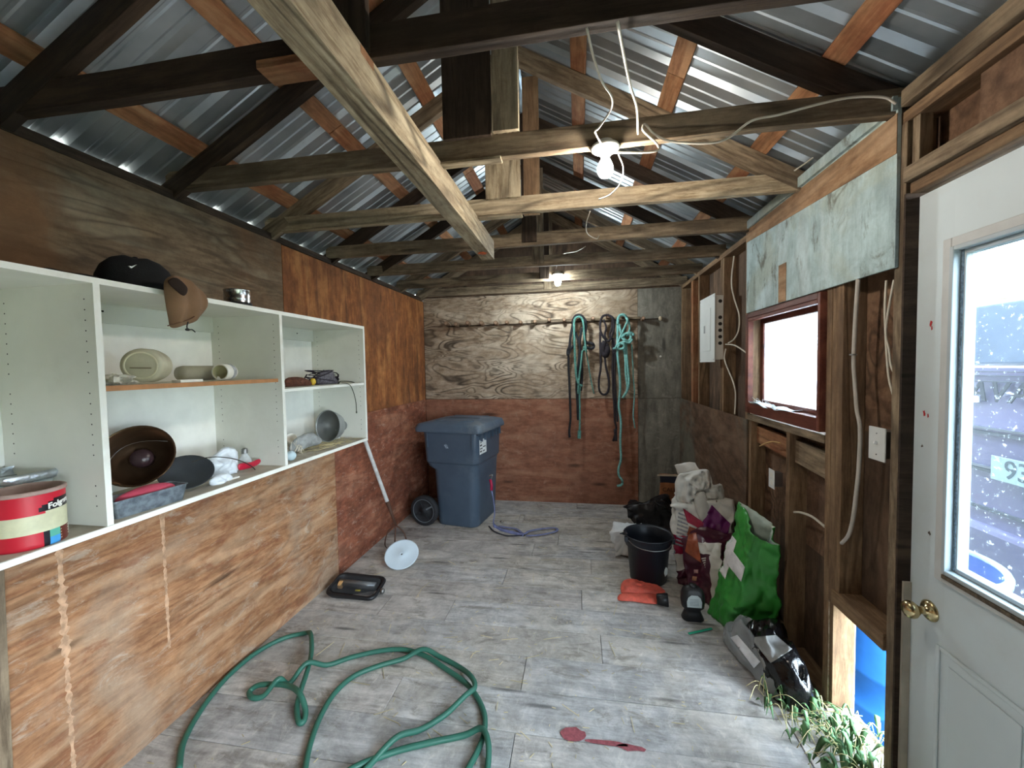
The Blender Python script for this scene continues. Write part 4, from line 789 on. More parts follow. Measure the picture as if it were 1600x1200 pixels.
def bag(name, label, cat, C8, m_list, mi=None, n=12, amp=.03, nsc=6, seed=0, top=True, bulge=.0, solid=.002, parent=None, zmin=.002):
    """crumpled sack over eight corners: bottom 0-3, top 4-7, counter-clockwise from near-left"""
    P = [Vector(p) for p in C8]; m = MB(); F = [(0, 1, 5, 4), (1, 2, 6, 5), (2, 3, 7, 6), (3, 0, 4, 7), (0, 3, 2, 1)]+([(4, 5, 6, 7)] if top else [])
    for k_, f in enumerate(F): m.patch([P[i] for i in f], n, n, amp, nsc, seed, (lambda u, v, k_=k_: mi(k_, u, v)) if mi else None)
    c = sum(P, Vector())/8
    for v in m.b.verts:
        h = (v.co.z-min(p.z for p in P))/max(.01, max(p.z for p in P)-min(p.z for p in P)); s_ = 1+bulge*math.sin(PI*min(1, max(0, h)))
        v.co.x = c.x+(v.co.x-c.x)*s_; v.co.y = c.y+(v.co.y-c.y)*s_; v.co.z = max(v.co.z, zmin)
    o = m.done(name, m_list, parent, smooth=True, weld=.0004, solid=0 if top else solid)
    if not top and len(m_list) > 1: o.modifiers['solid'].material_offset = 1; o.modifiers['solid'].thickness = .004; o.modifiers['solid'].offset = 1
    if label: tag(o, label, cat)
    return o
wht = mat('woven white plastic', (214, 218, 220), .45, var=.06, scale=15, bump=.3, bscale=40)
bag('white_sack', 'small white sack slumped on the floor behind the black bucket', 'sack', [(.30, 3.40, 0), (.50, 3.36, 0), (.55, 3.50, 0), (.36, 3.56, 0), (.24, 3.42, .21), (.53, 3.40, .24), (.52, 3.52, .25), (.30, 3.52, .26)], [wht], n=18, amp=.04, seed=2)
bag('black_bag', 'black plastic bag slumped near the back wall behind the white sack', 'bag', [(.56, 3.95, 0), (.88, 3.85, 0), (.95, 4.15, 0), (.62, 4.2, 0), (.40, 3.98, .22), (.80, 3.86, .30), (.86, 4.1, .31), (.50, 4.1, .27)], [mat('black film', (20, 20, 24), .35, var=.2, bump=.5, bscale=25)], n=20, amp=.06, seed=5)
kr = mat('kraft brown bag', (150, 98, 62), .6, var=.15, scale=8); nv = mat('navy band', (30, 32, 46), .5)
kb = bag('paper_feed_bag', 'brown printed feed bag with a navy top standing against the back corner', 'bag', [(.80, 4.22, 0), (1.03, 4.20, 0), (1.05, 4.36, 0), (.82, 4.38, 0), (.80, 4.26, .47), (1.03, 4.24, .47), (1.04, 4.27, .47), (.81, 4.30, .47)], [kr, nv, mat('dark print brown', (92, 50, 34), .6)], lambda k, u, v: 1 if v > .80 else (2 if v < .33 else 0), amp=.015, seed=1)
MB().box(.775, 1.04, 4.225, 4.235, .468, .482).done('stitched_top', mat('paper strip', (190, 176, 156), .8), kb)
for i, (s_, z) in enumerate((('CALF', .335), ('FEED', .27))): text('bag_lettering', s_, .055 if i == 0 else .04, mat('dark lettering', (70, 44, 30), .7), frame_mat(Vector((.885, 4.213-.01, z)), (1, -.08, 0), (0, .05, 1)), kb, extrude=.0015)
# feed sacks
fw = mat('feed sack white', (206, 206, 200), .35, var=.06, scale=9, bump=.5, bscale=14); pu = mat('feed sack purple', (98, 30, 92), .3, var=.15); ma = mat('feed sack maroon', (70, 24, 44), .3, var=.15); gy = mat('sack small print', (150, 152, 158), .5, var=.35, scale=120); rd = mat('sack red band', (150, 26, 60), .3)
pic = mat('rusty brown printed dog', (142, 70, 42), .4, var=.3, scale=14)
def fmi(k, u, v):
    if k == 3: return 1 if v < .55 and u > .35 and int(v*40) % 2 else 0
    if k == 0:
        if .34 < v < .60: return 2 if u > .45+(.60-v)*-.2 and v < .60-.9*abs(u-.72)+.06 else (3 if v < .46 + .16*(1-u) and v > .38 else 0)
        if v <= .34: return 0 if v > .22 else 4
    return 0
A = bag('feed_sack', 'tall white feed sack with purple band and rolled open top', 'sack', [(.70, 3.02, 0), (1.0, 2.90, 0), (1.06, 3.15, 0), (.80, 3.30, 0), (.675, 3.08, .56), (1.035, 2.98, .60), (1.07, 3.12, .62), (.76, 3.32, .62)], [fw, gy, pu, rd, ma], fmi, n=34, amp=.06, nsc=5, seed=9, bulge=.02)
m = MB().patch([at(1052, 727, 'y', 3.2), at(1089, 722, 'y', 3.14), at(1094, 736, 'y', 3.12), at(1060, 744, 'y', 3.2)], 8, 5, .02, 10, 3); m.done('torn_flap', fw, A, smooth=True, solid=.002)
puff(smooth_poly([at(a, b, 'y', 3.13) for a, b in [(1058, 744), (1075, 738), (1092, 733), (1106, 734), (1111, 746), (1116, 758), (1128, 757), (1134, 790), (1125, 812), (1100, 815), (1075, 800), (1056, 780)]], 3), (-.2, -1, .2), .07, 14, amp=.03, nsc=16, seed=4, ridge=.05).done('rolled_top', fw, A, smooth=True)
puff(smooth_poly([at(a, b, 'y', 3.03) for a, b in [(1085, 776), (1100, 768), (1108, 790), (1104, 810), (1097, 816), (1088, 800)]], 3), (-.2, -1, .2), .02, 5, amp=.006, nsc=16).done('clear_window', mat('pale inner liner', (190, 188, 180), .3), A, smooth=True)
def patch_on(name, m_, pts, ydepth, par, depth=.012): return puff(smooth_poly([at(a, b, 'y', ydepth) for a, b in pts], 3), (-.25, -1, .1), depth, 5, back=.9).done(name, m_, par, smooth=True)
decal('purple_band', A, pu, [(1112, 789), (1141, 818), (1137, 836), (1093, 824)], 28, 18, .006); decal('red_band', A, rd, [(1067, 794), (1100, 817), (1097, 828), (1074, 816)], 18, 12, .006)
for i in range(9): decal('print_line', A, gy, [(1060-.6*i, 800+6*i), (1076-.3*i, 806+6*i), (1076-.3*i, 809+6*i), (1060-.6*i, 803+6*i)], 5, 2)
decal('print_mark', A, MATS['dark lettering'], [(1117, 772), (1122, 778), (1120, 786), (1116, 780)], 3, 3)
B2 = bag('maroon_feed_sack', 'maroon feed sack with a printed animal leaning in front of the white sack', 'sack', [(.71, 2.88, 0), (.86, 2.74, 0), (1.06, 2.82, 0), (.90, 2.98, 0), (.69, 2.95, .36), (.93, 2.84, .40), (1.05, 2.9, .44), (.84, 3.0, .44)], [ma, fw, gy], lambda k, u, v: (1 if (u > .80 or (v > .78 and u > .4)) else 0) if k == 0 else (2 if k == 3 and v > .6 else 0), n=28, amp=.035, nsc=6, seed=3)
decal('printed_animal', B2, pic, [(1076, 834), (1088, 832), (1096, 880), (1070, 862)], 16, 24, .006); decal('printed_animal', A, pic, [(1077, 822), (1087, 826), (1088, 838), (1072, 840)], 6, 6)
for i in range(5): decal('bag_lettering', B2, MATS['white tape'] if 'white tape' in MATS else fw, [(1096+i*1.5, 872+i*3.4), (1103-i*.4, 871+i*3.4), (1103-i*.4, 873+i*3.4), (1096+i*1.5, 874+i*3.4)], 3, 1)
decal('round_print', B2, mat('tan roundel', (186, 140, 110), .5), [(1082, 900), (1089, 901), (1088, 908), (1081, 907)], 3, 3); decal('round_print', B2, mat('pink roundel', (190, 150, 150), .5), [(1084, 890), (1091, 890), (1091, 896), (1084, 896)], 3, 3)
# green bag
gr = mat('green woven bag', (56, 144, 60), .35, var=.14, scale=5, bump=.4, bscale=12); gin = mat('bag pale inside', (186, 200, 190), .6, var=.1)
G8 = [(.85, 2.50, 0), (1.07, 2.46, 0), (1.07, 2.76, 0), (.79, 2.68, .0), at(1183, 838, 'y', 2.42), at(1220, 846, 'y', 2.34), at(1219, 822, 'y', 2.52), at(1159, 786, 'y', 2.72)]
for q in (5, 6): G8[q] = Vector((min(G8[q].x, 1.085), G8[q].y, G8[q].z))
gb = bag('green_bag', 'bright green woven bag with a white tape cross standing open by the studs', 'bag', G8, [gr, gin], n=30, amp=.035, nsc=6, seed=6, top=False, bulge=.05)
#bag('pale_lining', None, None, [Vector(p)*.97+Vector((.028, .078, .012)) if Vector(p).z < .1 else Vector(p)*.985+Vector((.014, .04, .006)) for p in G8], [gin], n=10, amp=.02, nsc=6, seed=6, top=False, parent=gb)
for q in (at(1137, 898, 'y', 2.55),): pass
def tape_strip(pts, y): 
    P = [at(a, b, 'y', y) for a, b in pts]; return MB().patch(P, 6, 10, .008, 9, 2, bulge=.006).done('white_tape', mat('white tape', (214, 214, 216), .4, var=.06, scale=30), gb, smooth=True, solid=.004)
tm = mat('white tape', (226, 226, 228), .4, var=.06, scale=30); decal('white_tape', gb, tm, [(1141, 833), (1151, 845), (1133, 905), (1117, 882)], 16, 30, .006); decal('white_tape', gb, tm, [(1143, 858), (1164, 886), (1158, 909), (1135, 880)], 16, 18, .008)
# orange gloves
og = mat('orange red rubber', (210, 92, 74), .55, var=.2, scale=25, bump=.3); gl = thing('orange_gloves', 'pair of orange work gloves with black cuffs on the floor before the bucket', 'gloves', (.42, 2.82, 0))
puff(smooth_poly(aat([(974, 909), (990, 907), (1010, 912), (1030, 918), (1040, 926), (1020, 930), (990, 928), (970, 925)], 'z', .012), 3), (0, 0, 1), .026, 6, amp=.008, nsc=25, back=.15, ridge=.008).done('glove', og, gl, smooth=True)
puff(smooth_poly(aat([(966, 931), (975, 928), (1000, 929), (1028, 930), (1036, 940), (1022, 944), (990, 940), (967, 938)], 'z', .010), 3), (0, 0, 1), .024, 6, amp=.004, nsc=25, seed=2, back=.15).done('glove', og, gl, smooth=True)
c = at(1026, 936, 'z', .040); MB().lathe([(.030, 0), (.034, .004), (.042, .07), (.038, .072), (.030, .02), (0, .015)], axis_mat(c, (1, -.12, .05)) , 20).done('cuff', black_pl, gl, smooth=True)
local(gl)
for ch in gl.children:
    pass
# black bottle with arched label
c = at(1087, 978, 'z', 0)+Vector((0, .07, 0)); bt = thing('black_bottle', 'black plastic bottle with an arched grey label beside the green bag', 'bottle', c)
MB().rings([rrect(0, 0, .125*w, .075*w, .03*w, z, 4) for w, z in ((.9, 0.0), (1.05, .01), (.8, .05), (.7, .065), (1.05, .085), (1.12, .12), (1.1, .16), (.95, .19), (.6, .208), (.2, .214))]).done('bottle_body', black_pl, bt, smooth=True)
MB().lathe([(.018, .205), (.022, .207), (.022, .222), (.0, .224)], None, 16).done('bottle_cap', black_pl, bt, smooth=True)
MB().prism([(-.042, 0, 0), (.042, 0, 0), (.044, 0, .035), (.036, 0, .06), (.018, 0, .076), (-.018, 0, .076), (-.036, 0, .06), (-.044, 0, .035)], (0, -.001, 0)).done('arched_label', mat('grey label', (176, 186, 186), .5, var=.06, scale=90), bt, matrix=Matrix.Translation((0, -.0435, .098)))
for i in range(5): MB().box(-.026, .026, -.0452, -.0447, .111+.009*i, .1135+.009*i).done('label_print', mat('label grey print', (110, 120, 124), .6), bt)
p = [at(1076, 990, 'z', .01), at(1112, 982, 'z', .012)]; o = MB().tube(p, .0075, 8, flat=.6).done('green_stick', mat('teal plastic', (36, 158, 124), .4), None); tag(o, 'short teal green plastic stick on the floor under the black bottle', 'stick')
# clear and black plastic film heap
film = mat('clear shiny film', (178, 184, 190), .12, alpha=.55, var=.1, bump=.6, bscale=18); bf = mat('black shiny film', (16, 16, 18), .16, var=.1, bump=.7, bscale=16)
hp_ = thing('plastic_film_heap', 'heap of black and clear plastic film below the green bag', 'plastic', (1.0, 2.25, 0))
puff(smooth_poly([Vector(p) for p in ((.90, 2.42, .02), (.86, 2.15, .02), (.92, 1.97, .02), (1.03, 1.95, .03), (1.08, 2.2, .04), (1.07, 2.44, .05))], 5), (0, -.1, 1), .17, 14, amp=.05, nsc=9, seed=7, back=.05, ridge=.05).done('black_film', bf, hp_, smooth=True)
puff(smooth_poly([Vector(p) for p in ((.835, 2.5, .012), (.80, 2.38, .012), (.85, 2.15, .012), (.91, 2.0, .012), (.97, 2.1, .06), (.98, 2.35, .12), (.93, 2.5, .10))], 5), (-.3, -.2, 1), .085, 14, amp=.03, nsc=12, seed=11, back=.05, ridge=.03).done('clear_film', film, hp_, smooth=True)
#MB().patch([at(1139, 990, 'z', .09), at(1145, 1008, 'z', .08), at(1182, 1040, 'z', .08), at(1186, 1028, 'z', .11)], 4, 8, .004, 12, 1).done('white_label', mat('white paper label', (222, 226, 232), .5), hp_, smooth=True, solid=.001)
#MB().patch([at(1190, 988, 'z', .24), at(1236, 1014, 'z', .25), at(1215, 1030, 'z', .22), at(1170, 1000, 'z', .20)], 8, 8, .02, 14, 3).done('grey_print', mat('grey film print', (140, 142, 142), .25, alpha=.8), hp_, smooth=True, solid=.001)
local(hp_)
cf = [o for o in hp_.children if o.name.startswith('clear_film')][0]; bfo = [o for o in hp_.children if o.name.startswith('black_film')][0]
decal('white_label', cf, mat('white label', (226, 230, 236), .5), [(1141, 996), (1152, 992), (1188, 1034), (1178, 1044)], 6, 10, .006)
decal('grey_print', bfo, mat('grey film print', (150, 152, 152), .25), [(1172, 996), (1212, 992), (1238, 1014), (1204, 1036)], 26, 20, .012); decal('grey_print', cf, MATS['grey film print'], [(1180, 1010), (1204, 1024), (1216, 1056), (1196, 1050)], 20, 20, .012)
for o in hp_.children:
    for v in o.data.vertices:
        if v.co.z < .004: v.co.z = .004
# ================= pegs and ropes on the back wall =================
YP = YB
pr_ = thing('peg_rail', 'long weathered rail with round wooden pegs across the back wall', 'rail', at(870, 505, 'y', YP-.01))
a, b = at(700, 509, 'y', YP-.012), at(1033, 497, 'y', YP-.012)
timber('rail_board', (at(830, 503, 'y', YP-.008).x, YP-.009, at(830, 503, 'y', YP).z), (at(1000, 498, 'y', YP-.008).x, YP-.009, at(1000, 498, 'y', YP).z), .014, .045, tim_grey, pr_)
MB().tube([(a.x, YP-.02, a.z-.012), (b.x, YP-.02, b.z-.006)], .006, 6).done('rail_rod', tim_dark, pr_)
pm = mat('peg end grain', (158, 128, 104), .8, var=.25, scale=60); pd = mat('peg side', (112, 88, 68), .85, var=.2)
for i, (px, py) in enumerate([(701, 508), (716, 509), (734, 507), (755, 507), (777, 507), (794, 506), (815, 506), (837, 505), (859, 502), (882, 502), (903, 499), (926, 500), (949, 497), (972, 496), (1003, 500)]):
    c = at(px, py, 'y', YP); r_ = .026 if px < 780 else .021
    g = MB().lathe([(r_*.9, 0), (r_, .05), (r_, .085), (r_*.9, .09), (0, .09)], axis_mat((c.x, YP-.012, c.z), (0, -1, .12)), 14).done('peg', pd, pr_, smooth=True)
    MB().lathe([(0, .0905), (r_*.7, .0905), (r_*.7, .092), (0, .092)], axis_mat((c.x, YP-.012, c.z), (0, -1, .12)), 14).done('peg_end', pm, g)
c = at(1031, 498, 'y', YP); MB().ball((c.x, YP-.03, c.z), .02, 8, sc=(1, .8, 1.3)).done('end_knob', mat('pale end', (190, 176, 150), .8), pr_)
local(pr_)
c = at(1032, 557, 'y', YP); o = MB().ball((c.x, YP-.006, c.z), .012, 8, sc=(1, .6, 1)).done('wall_knob', mat('pale knob', (206, 200, 186), .7), None, smooth=True); tag(o, 'small pale nail head on the grey panel right of the ropes', 'nail'); o.name = 'nail_head'
c = at(660, 450, 'y', 4.6)
def cr(L): return [(860+x*.2416, 480+y*.2416) for x, y in L]
def rope(name, label, strands, m_, r, grp=None):
    m = MB()
    for L, rr_, y in strands:
        P = [at(a, b, 'y', y) for a, b in cr(L)]; P = spline(P, 5); sd = hash(str(L)) % 50
        m.tube([p+Vector((0, .006*math.sin(i*.9), 0)) for i, p in enumerate(P)], rr_*r, 7)
    o = m.done(name, m_, None, smooth=True); return tag(o, label, 'rope', grp)
ropebump = dict(var=.25, scale=50, bump=.5, bscale=120)
R1 = 4.575
rope('rope', 'black halter rope hung on the tenth peg, its long ends to either side', [([(150, 120), (146, 90), (160, 60), (182, 50), (206, 60), (226, 90), (230, 130), (220, 190), (232, 228), (262, 232), (280, 246), (272, 266), (240, 262), (215, 250)], 1.3, R1), ([(148, 100), (132, 180), (124, 250), (112, 280), (114, 310), (130, 270), (148, 250)], 1.2, R1+.01), ([(116, 300), (118, 400), (124, 520), (128, 640), (130, 720), (122, 800), (124, 842)], 1, R1+.02), ([(160, 160), (186, 230), (190, 300), (176, 420), (170, 520), (176, 620), (180, 730)], 1.2, R1+.015), ([(205, 130), (190, 220), (198, 320), (204, 430), (196, 540)], 1.2, R1+.02)], mat('black rope', (30, 30, 34), .85, **ropebump), .013)
rope('rope', 'teal rope looped over the same peg as the black halter rope', [([(152, 110), (160, 74), (182, 62), (204, 74), (214, 110), (218, 180), (226, 240), (232, 290)], 1, R1-.03), ([(152, 110), (156, 230), (162, 380), (168, 450), (182, 496), (206, 510)], 1.1, R1-.03), ([(196, 500), (188, 560), (190, 640), (190, 740), (188, 800)], .9, R1), ([(232, 290), (250, 400), (268, 500), (282, 560)], .55, R1+.03), ([(206, 280), (196, 380), (184, 470), (178, 560)], 1, R1-.02), ([(188, 800), (186, 850)], 1.7, R1), ([(220, 250), (216, 280), (226, 262), (214, 262)], .9, R1-.03)], mat('teal rope', (84, 134, 124), .85, **ropebump), .012)
rope('rope', 'black lead rope with a round knot, hung on the peg beside the turquoise rope', [([(370, 48), (336, 62), (322, 110), (326, 160), (348, 200), (372, 220), (396, 190), (412, 120), (404, 70), (370, 48)], 1.1, R1), ([(345, 80), (360, 130), (352, 180), (366, 215)], .9, R1+.01), ([(400, 80), (396, 140), (384, 180), (400, 205)], .9, R1+.01), ([(322, 160), (322, 260), (326, 380), (314, 470), (318, 540), (346, 566), (374, 540), (378, 470), (358, 380), (352, 310)], 1, R1), ([(402, 200), (404, 300), (402, 420), (406, 540), (414, 660), (418, 740), (426, 790), (406, 866)], 1, R1+.02), ([(414, 200), (418, 320), (416, 450), (424, 600), (434, 740)], 1, R1+.02), ([(352, 225), (340, 250), (346, 300), (360, 310), (368, 270), (356, 240)], 2.6, R1), ([(420, 790), (424, 866)], 1.4, R1)], mat('blackish rope', (38, 32, 38), .85, **ropebump), .012)
rope('rope', 'knotted turquoise rope with one strand hanging nearly to the floor', [([(436, 110), (440, 66), (466, 48), (490, 62), (500, 90)], 1.2, R1-.02), ([(436, 110), (434, 220), (436, 330), (448, 440), (450, 540), (442, 640), (456, 740), (452, 860), (456, 980), (440, 1050), (444, 1090), (464, 1120), (462, 1146), (432, 1158)], 1.05, R1), ([(500, 90), (480, 130), (462, 170), (444, 210), (420, 262), (408, 268)], 1, R1-.02), ([(446, 110), (456, 160), (484, 220), (492, 300), (502, 400), (508, 480), (496, 540), (468, 586)], 1.1, R1-.01), ([(470, 250), (484, 330), (488, 430), (498, 520), (486, 560)], 1, R1), ([(470, 180), (500, 168), (520, 190), (508, 215), (476, 210), (466, 190), (490, 170), (524, 166), (540, 182)], 1.1, R1-.04), ([(440, 240), (470, 236), (476, 262), (450, 270), (436, 250), (470, 225), (510, 230), (530, 205)], 1.1, R1-.04), ([(506, 90), (512, 140), (496, 190)], .9, R1), ([(526, 240), (532, 360), (538, 480), (544, 560), (536, 680), (540, 740), (548, 782)], .6, R1+.03)], mat('turquoise rope', (120, 176, 170), .8, **ropebump), .0125)
# ================= electrics on the right wall =================
pb = thing('breaker_panel', 'pale grey electrical panel box mounted between the right wall studs', 'electrical panel', (XR, 3.45, 1.87))
X0 = 1.045
p1, p2 = at(1094, 468, 'x', X0-.004), at(1117, 460, 'x', X0-.004); q1, q2 = at(1093, 566, 'x', X0-.004), at(1117, 566, 'x', X0-.004)
yA, yB2, zA_, zB_ = p1.y, p2.y, (p1.z+p2.z)/2, (q1.z+q2.z)/2; pw = mat('panel white', (214, 218, 216), .4, var=.03)
box('cover_plate', X0-.006, X0-.0005, yB2, yA, zB_, zA_, pw, pb, bevel=.002); box('panel_door', X0-.010, X0-.0062, yB2+.09, yA-.10, zB_+.09, zA_-.10, pw, pb, bevel=.003); box('latch', X0-.013, X0-.010, yB2+.22, yB2+.25, zB_+.24, zB_+.30, mat('latch grey', (150, 154, 154), .5), pb)
box('panel_box', X0, XO-.002, yB2+.025, yA-.025, zB_+.02, zA_-.015, mat('panel box', (196, 190, 178), .5, var=.04), pb, bevel=.002)
for z in (.06, .185, .235, .285, .335, .385): 
    MB().lathe([(0, 0), (.014 if z > .1 else .012, 0), (.014, .001), (0, .001)], axis_mat((X0+.043, yB2+.0245, zA_-z), (0, -1, 0)), 14).done('knockout', hole_m, pb)
for i in range(4): MB().lathe([(0, 0), (.004, 0), (.003, .002), (0, .002)], axis_mat((X0-.006, (yA-.02, yB2+.02)[i % 2], (zA_-.02, zB_+.02)[i//2]), (-1, 0, 0)), 8).done('screw', steel, pb)
local(pb)
XW = XR-.006
cable('panel_cable', 'white cable rising from the electrical panel to the eave', [at(a, b, 'x', XW-.008) for a, b in [(1147, 400), (1143, 440), (1147, 465), (1155, 492), (1154, 515), (1147, 530), (1138, 536)]], .005)
cable('panel_cable', 'white cable running down from the electrical panel to the lower plywood', [at(a, b, 'x', XW-.010) for a, b in [(1134, 545), (1132, 560), (1138, 578), (1145, 595), (1149, 612), (1149, 630), (1148, 647)]], .005)
cable('panel_cable', 'short white cable from the electrical panel toward the red window', [at(a, b, 'x', XW-.010) for a, b in [(1134, 538), (1146, 539), (1156, 544), (1166, 551)]], .005)
cable('wall_cable', 'thick pale double cable stapled down the stud right of the window', [at(a, b, 'x', XW) for a, b in [(1341, 436), (1337, 495), (1334, 560), (1336, 600), (1339, 640), (1344, 670), (1342, 730), (1338, 770), (1333, 810), (1326, 836), (1315, 849)]], .0075, mat('pale grey cable', (186, 180, 170), .5))
MB().box(XW-.010, XR-.001, at(1334, 560, 'x', XW).y-.012, at(1334, 560, 'x', XW).y+.012, 1.622, 1.628).done('cable_staple', steel, None); tag(bpy.data.objects['cable_staple'], 'metal staple holding the thick pale double cable', 'staple')
cable('wall_cable', 'pale cable hanging left of the door above the light switch', [at(a, b, 'x', XW+.02) for a, b in [(1385, 438), (1383, 480), (1384, 520), (1387, 570), (1390, 595), (1396, 618)]], .0042)
cable('wall_cable', 'second thinner pale cable crossing beside the door jamb', [at(a, b, 'x', XW+.012) for a, b in [(1397, 437), (1389, 480), (1384, 520), (1389, 545), (1392, 570), (1397, 583)]], .0036)
cable('wall_cable', 'short pale cable in the stud bay above the green bag', [at(a, b, 'x', XR+.03) for a, b in [(1238, 800), (1252, 801), (1270, 808), (1290, 824)]], .006)
cable('wall_cable', 'short yellowish cable on the blocking under the red window', [at(a, b, 'x', XR-.004) for a, b in [(1187, 697), (1196, 693), (1207, 690), (1219, 692)]], .004, mat('yellowed cable', (196, 160, 104), .6))
sw = thing('light_switch', 'white light switch plate beside the door', 'switch', (XR, 1.717, 1.285))
box('switch_plate', XR-.002, XR+.003, 1.675, 1.760, 1.222, 1.348, MATS['panel white'], sw, bevel=.0015); MB().box(-.012, 0, -.004, .004, -.004, .008, Matrix.Translation((XR-.001, 1.717, 1.285)) @ Matrix.Rotation(.4, 4, 'Y')).done('toggle', MATS['panel white'], sw, bevel=.001)
box('switch_box', XR+.0035, XR+.06, 1.685, 1.750, 1.235, 1.335, steel, sw)
for z in (1.245, 1.325): MB().ball((XR-.0025, 1.717, z), .0028, 5).done('screw', steel, sw)
local(sw)
ou = thing('wall_outlet', 'white power outlet fixed inside the bay under the window', 'outlet', (XR+.04, 2.42, .95))
p = at(1211, 748, 'x', XR+.02); box('outlet_plate', XR-.0+.0, XR+.004, p.y-.035, p.y+.035, p.z-.055, p.z+.055, MATS['panel white'], ou, bevel=.0015)
for s_ in (-1, 1): box('socket_face', XR-.002, XR-.0002, p.y-.016, p.y+.016, p.z+s_*.022-.014, p.z+s_*.022+.014, white_edge, ou, bevel=.001)
box('outlet_box', XR+.0045, XR+.05, p.y-.026, p.y+.026, p.z-.04, p.z+.04, steel, ou); local(ou)
# ================= weeds at the hatch =================
gg = [mat('weed leaf green', (108, 150, 104), .6, var=.25), mat('dry weed stem', (196, 188, 140), .7, var=.2), mat('weed dark leaf', (62, 96, 54), .6, var=.25)]
wd = thing('weed_clump', 'tangle of green and dry weeds growing in through the floor hatch', 'weeds', (1.05, 1.8, 0))
for q in range(3):
    m = MB(); rr = random.Random(20+q)
    for i in range(90 if q == 0 else (110 if q == 1 else 60)):
        bx_ = rr.gauss(1.06, .09); by = rr.gauss(1.76, .13)
        if i % 5 == 0: bx_, by = rr.gauss(.93, .05), rr.gauss(2.0, .09)
        bx_ = min(max(bx_, .82), 1.19 if by > 1.97 or by < 1.68 else 1.3); by = min(max(by, 1.45), 2.15)
        if bx_ > 1.09 and not 1.68 < by < 1.96: bx_ = 1.07
        a = rr.uniform(0, 2*PI); L = rr.uniform(.05, .16)*(1.3 if q == 1 else .55); h = rr.uniform(.01, .08)
        e = Vector((bx_+math.cos(a)*L, by+math.sin(a)*L, rr.uniform(.008, .07))); b0 = Vector((bx_, by, .006)); 
        if e.x > 1.08 and not 1.68 < e.y < 1.96: e.x = 1.07
        md_ = (b0+e)/2+Vector((0, 0, h)); P = spline([b0, md_, e], 4)
        if q == 1: m.tube(P, .0016, 4)
        else:
            w = rr.uniform(.003, .014); n = len(P); sd = Vector((-math.sin(a), math.cos(a), .3))
            R = [[p-sd*w*math.sin(PI*(.08+.9*j/(n-1))), p+Vector((0, 0, .0016)), p+sd*w*math.sin(PI*(.08+.9*j/(n-1))), p-Vector((0, 0, .0008))] for j, p in enumerate(P)]; m.rings(R)
    o = m.done(['leaves', 'dry_stems', 'dark_leaves'][q], gg[q], wd, smooth=True); o['kind'] = 'stuff'
local(wd)
# ================= outside =================
gm = wood('trampled grass ground', (64, 76, 44), (42, 54, 30), (88, 92, 60), 'x', 1, 5, 0, patch=(84, 72, 54), pamt=.6)
g = struct('ground', box('ground', 1.3, 45, -20, 45, -.50, -.36, gm)); g2 = struct('ground', box('ground', -40, 1.299, -20, 45, -.5, -.36, mat('neutral bounce ground', (150, 138, 122), .9, var=.3, scale=3)))  # second slab is unseen; its neutral colour keeps green bounce off the eaves
m = MB(); rr = random.Random(9)
for i in range(5000):
    x = 1.28+abs(rr.gauss(0, .9)); y = rr.uniform(.2, 5); a = rr.uniform(0, 2*PI); h = rr.uniform(.06, .24); b0 = Vector((x, y, -.36)); e = b0+Vector((math.cos(a)*.08, math.sin(a)*.08, h)); w = Vector((-math.sin(a), math.cos(a), 0))*.004
    if x < 1.36: e.x = max(e.x, 1.26)
    m.b.faces.new([m.b.verts.new(b0-w), m.b.verts.new(b0+w), m.b.verts.new(e)])
o = m.done('tall_grass', mat('grass blades', (76, 98, 60), .6, var=.3, scale=2), g); o['kind'] = 'stuff'
bl = thing('rain_barrel', 'blue plastic barrel with its top band painted as overexposed standing outside against the wall', 'barrel', (1.62, 2.26, -.36))
bp = mat('barrel blue', (38, 100, 172), .75, var=.06, spec=.2); bp2 = mat('barrel overexposed band', (130, 158, 160), .45)
MB().lathe([(0, 0), (.27, 0), (.29, .02), (.295, .25), (.31, .27), (.31, .29), (.295, .31), (.298, .42), (.31, .44), (.31, .46), (.296, .48), (.296, .82)], None, 48).done('barrel_wall', bp, bl, smooth=True)
MB().lathe([(.296, .82), (.30, .86), (.305, .93), (.305, .95), (.322, .955), (.325, .985), (.318, 1.0), (.30, 1.0), (.295, .985)], None, 48).done('overexposed_band', bp2, bl, smooth=True)  # upper band coloured pale to imitate overexposed blue plastic
MB().lathe([(.297, .985), (.29, .9), (.285, .05), (0, .04)], None, 48).done('barrel_inside', bp, bl, smooth=True)
# van seen through the door glass
vn = thing('parked_car', 'purple grey car parked outside with its tailgate and plate 933 toward the door', 'car', (2.52, 2.9, -.36))
cm = mat('car purple grey paint', (84, 78, 106), .35, .1, var=.05, scale=3, dirt=(100, 100, 118), damt=.4); gls = mat('car rear glass', (34, 42, 54), .6, spec=.1); cd = mat('car dark trim', (40, 42, 52), .6); cl_ = mat('car chrome', (110, 114, 124), .3, .8)
CXo = 2.50
def carprof(y): return None
R = []
for y, s_ in ((1.75, .94), (1.85, 1), (3.75, 1), (3.85, .94)):
    R.append([Vector((CXo+(1-s_)*1.5+dx, y, z)) for dx, z in ((.05, -.05), (.0, .02), (-.02, .50), (.0, .70), (-.01, 1.15), (.02, 1.56), (.9, 1.60), (4.2, 1.2), (4.4, .6), (4.3, -.05))])
MB().rings(R).done('car_body', cm, vn, bevel=.02)
R = [[Vector((x, y, z)) for x, z in ((CXo+.05, 1.56), (CXo+.38, 1.98), (CXo+2.2, 2.0), (CXo+3.0, 1.55))] for y in (1.95, 3.65)]
MB().rings(R).done('car_cabin', gls, vn, bevel=.02)
for z, h in ((1.555, .012), (1.165, .012), (.925, .012)): box('chrome_strip', CXo-.035, CXo-.012, 1.85, 3.8, z, z+h, cl_, vn)
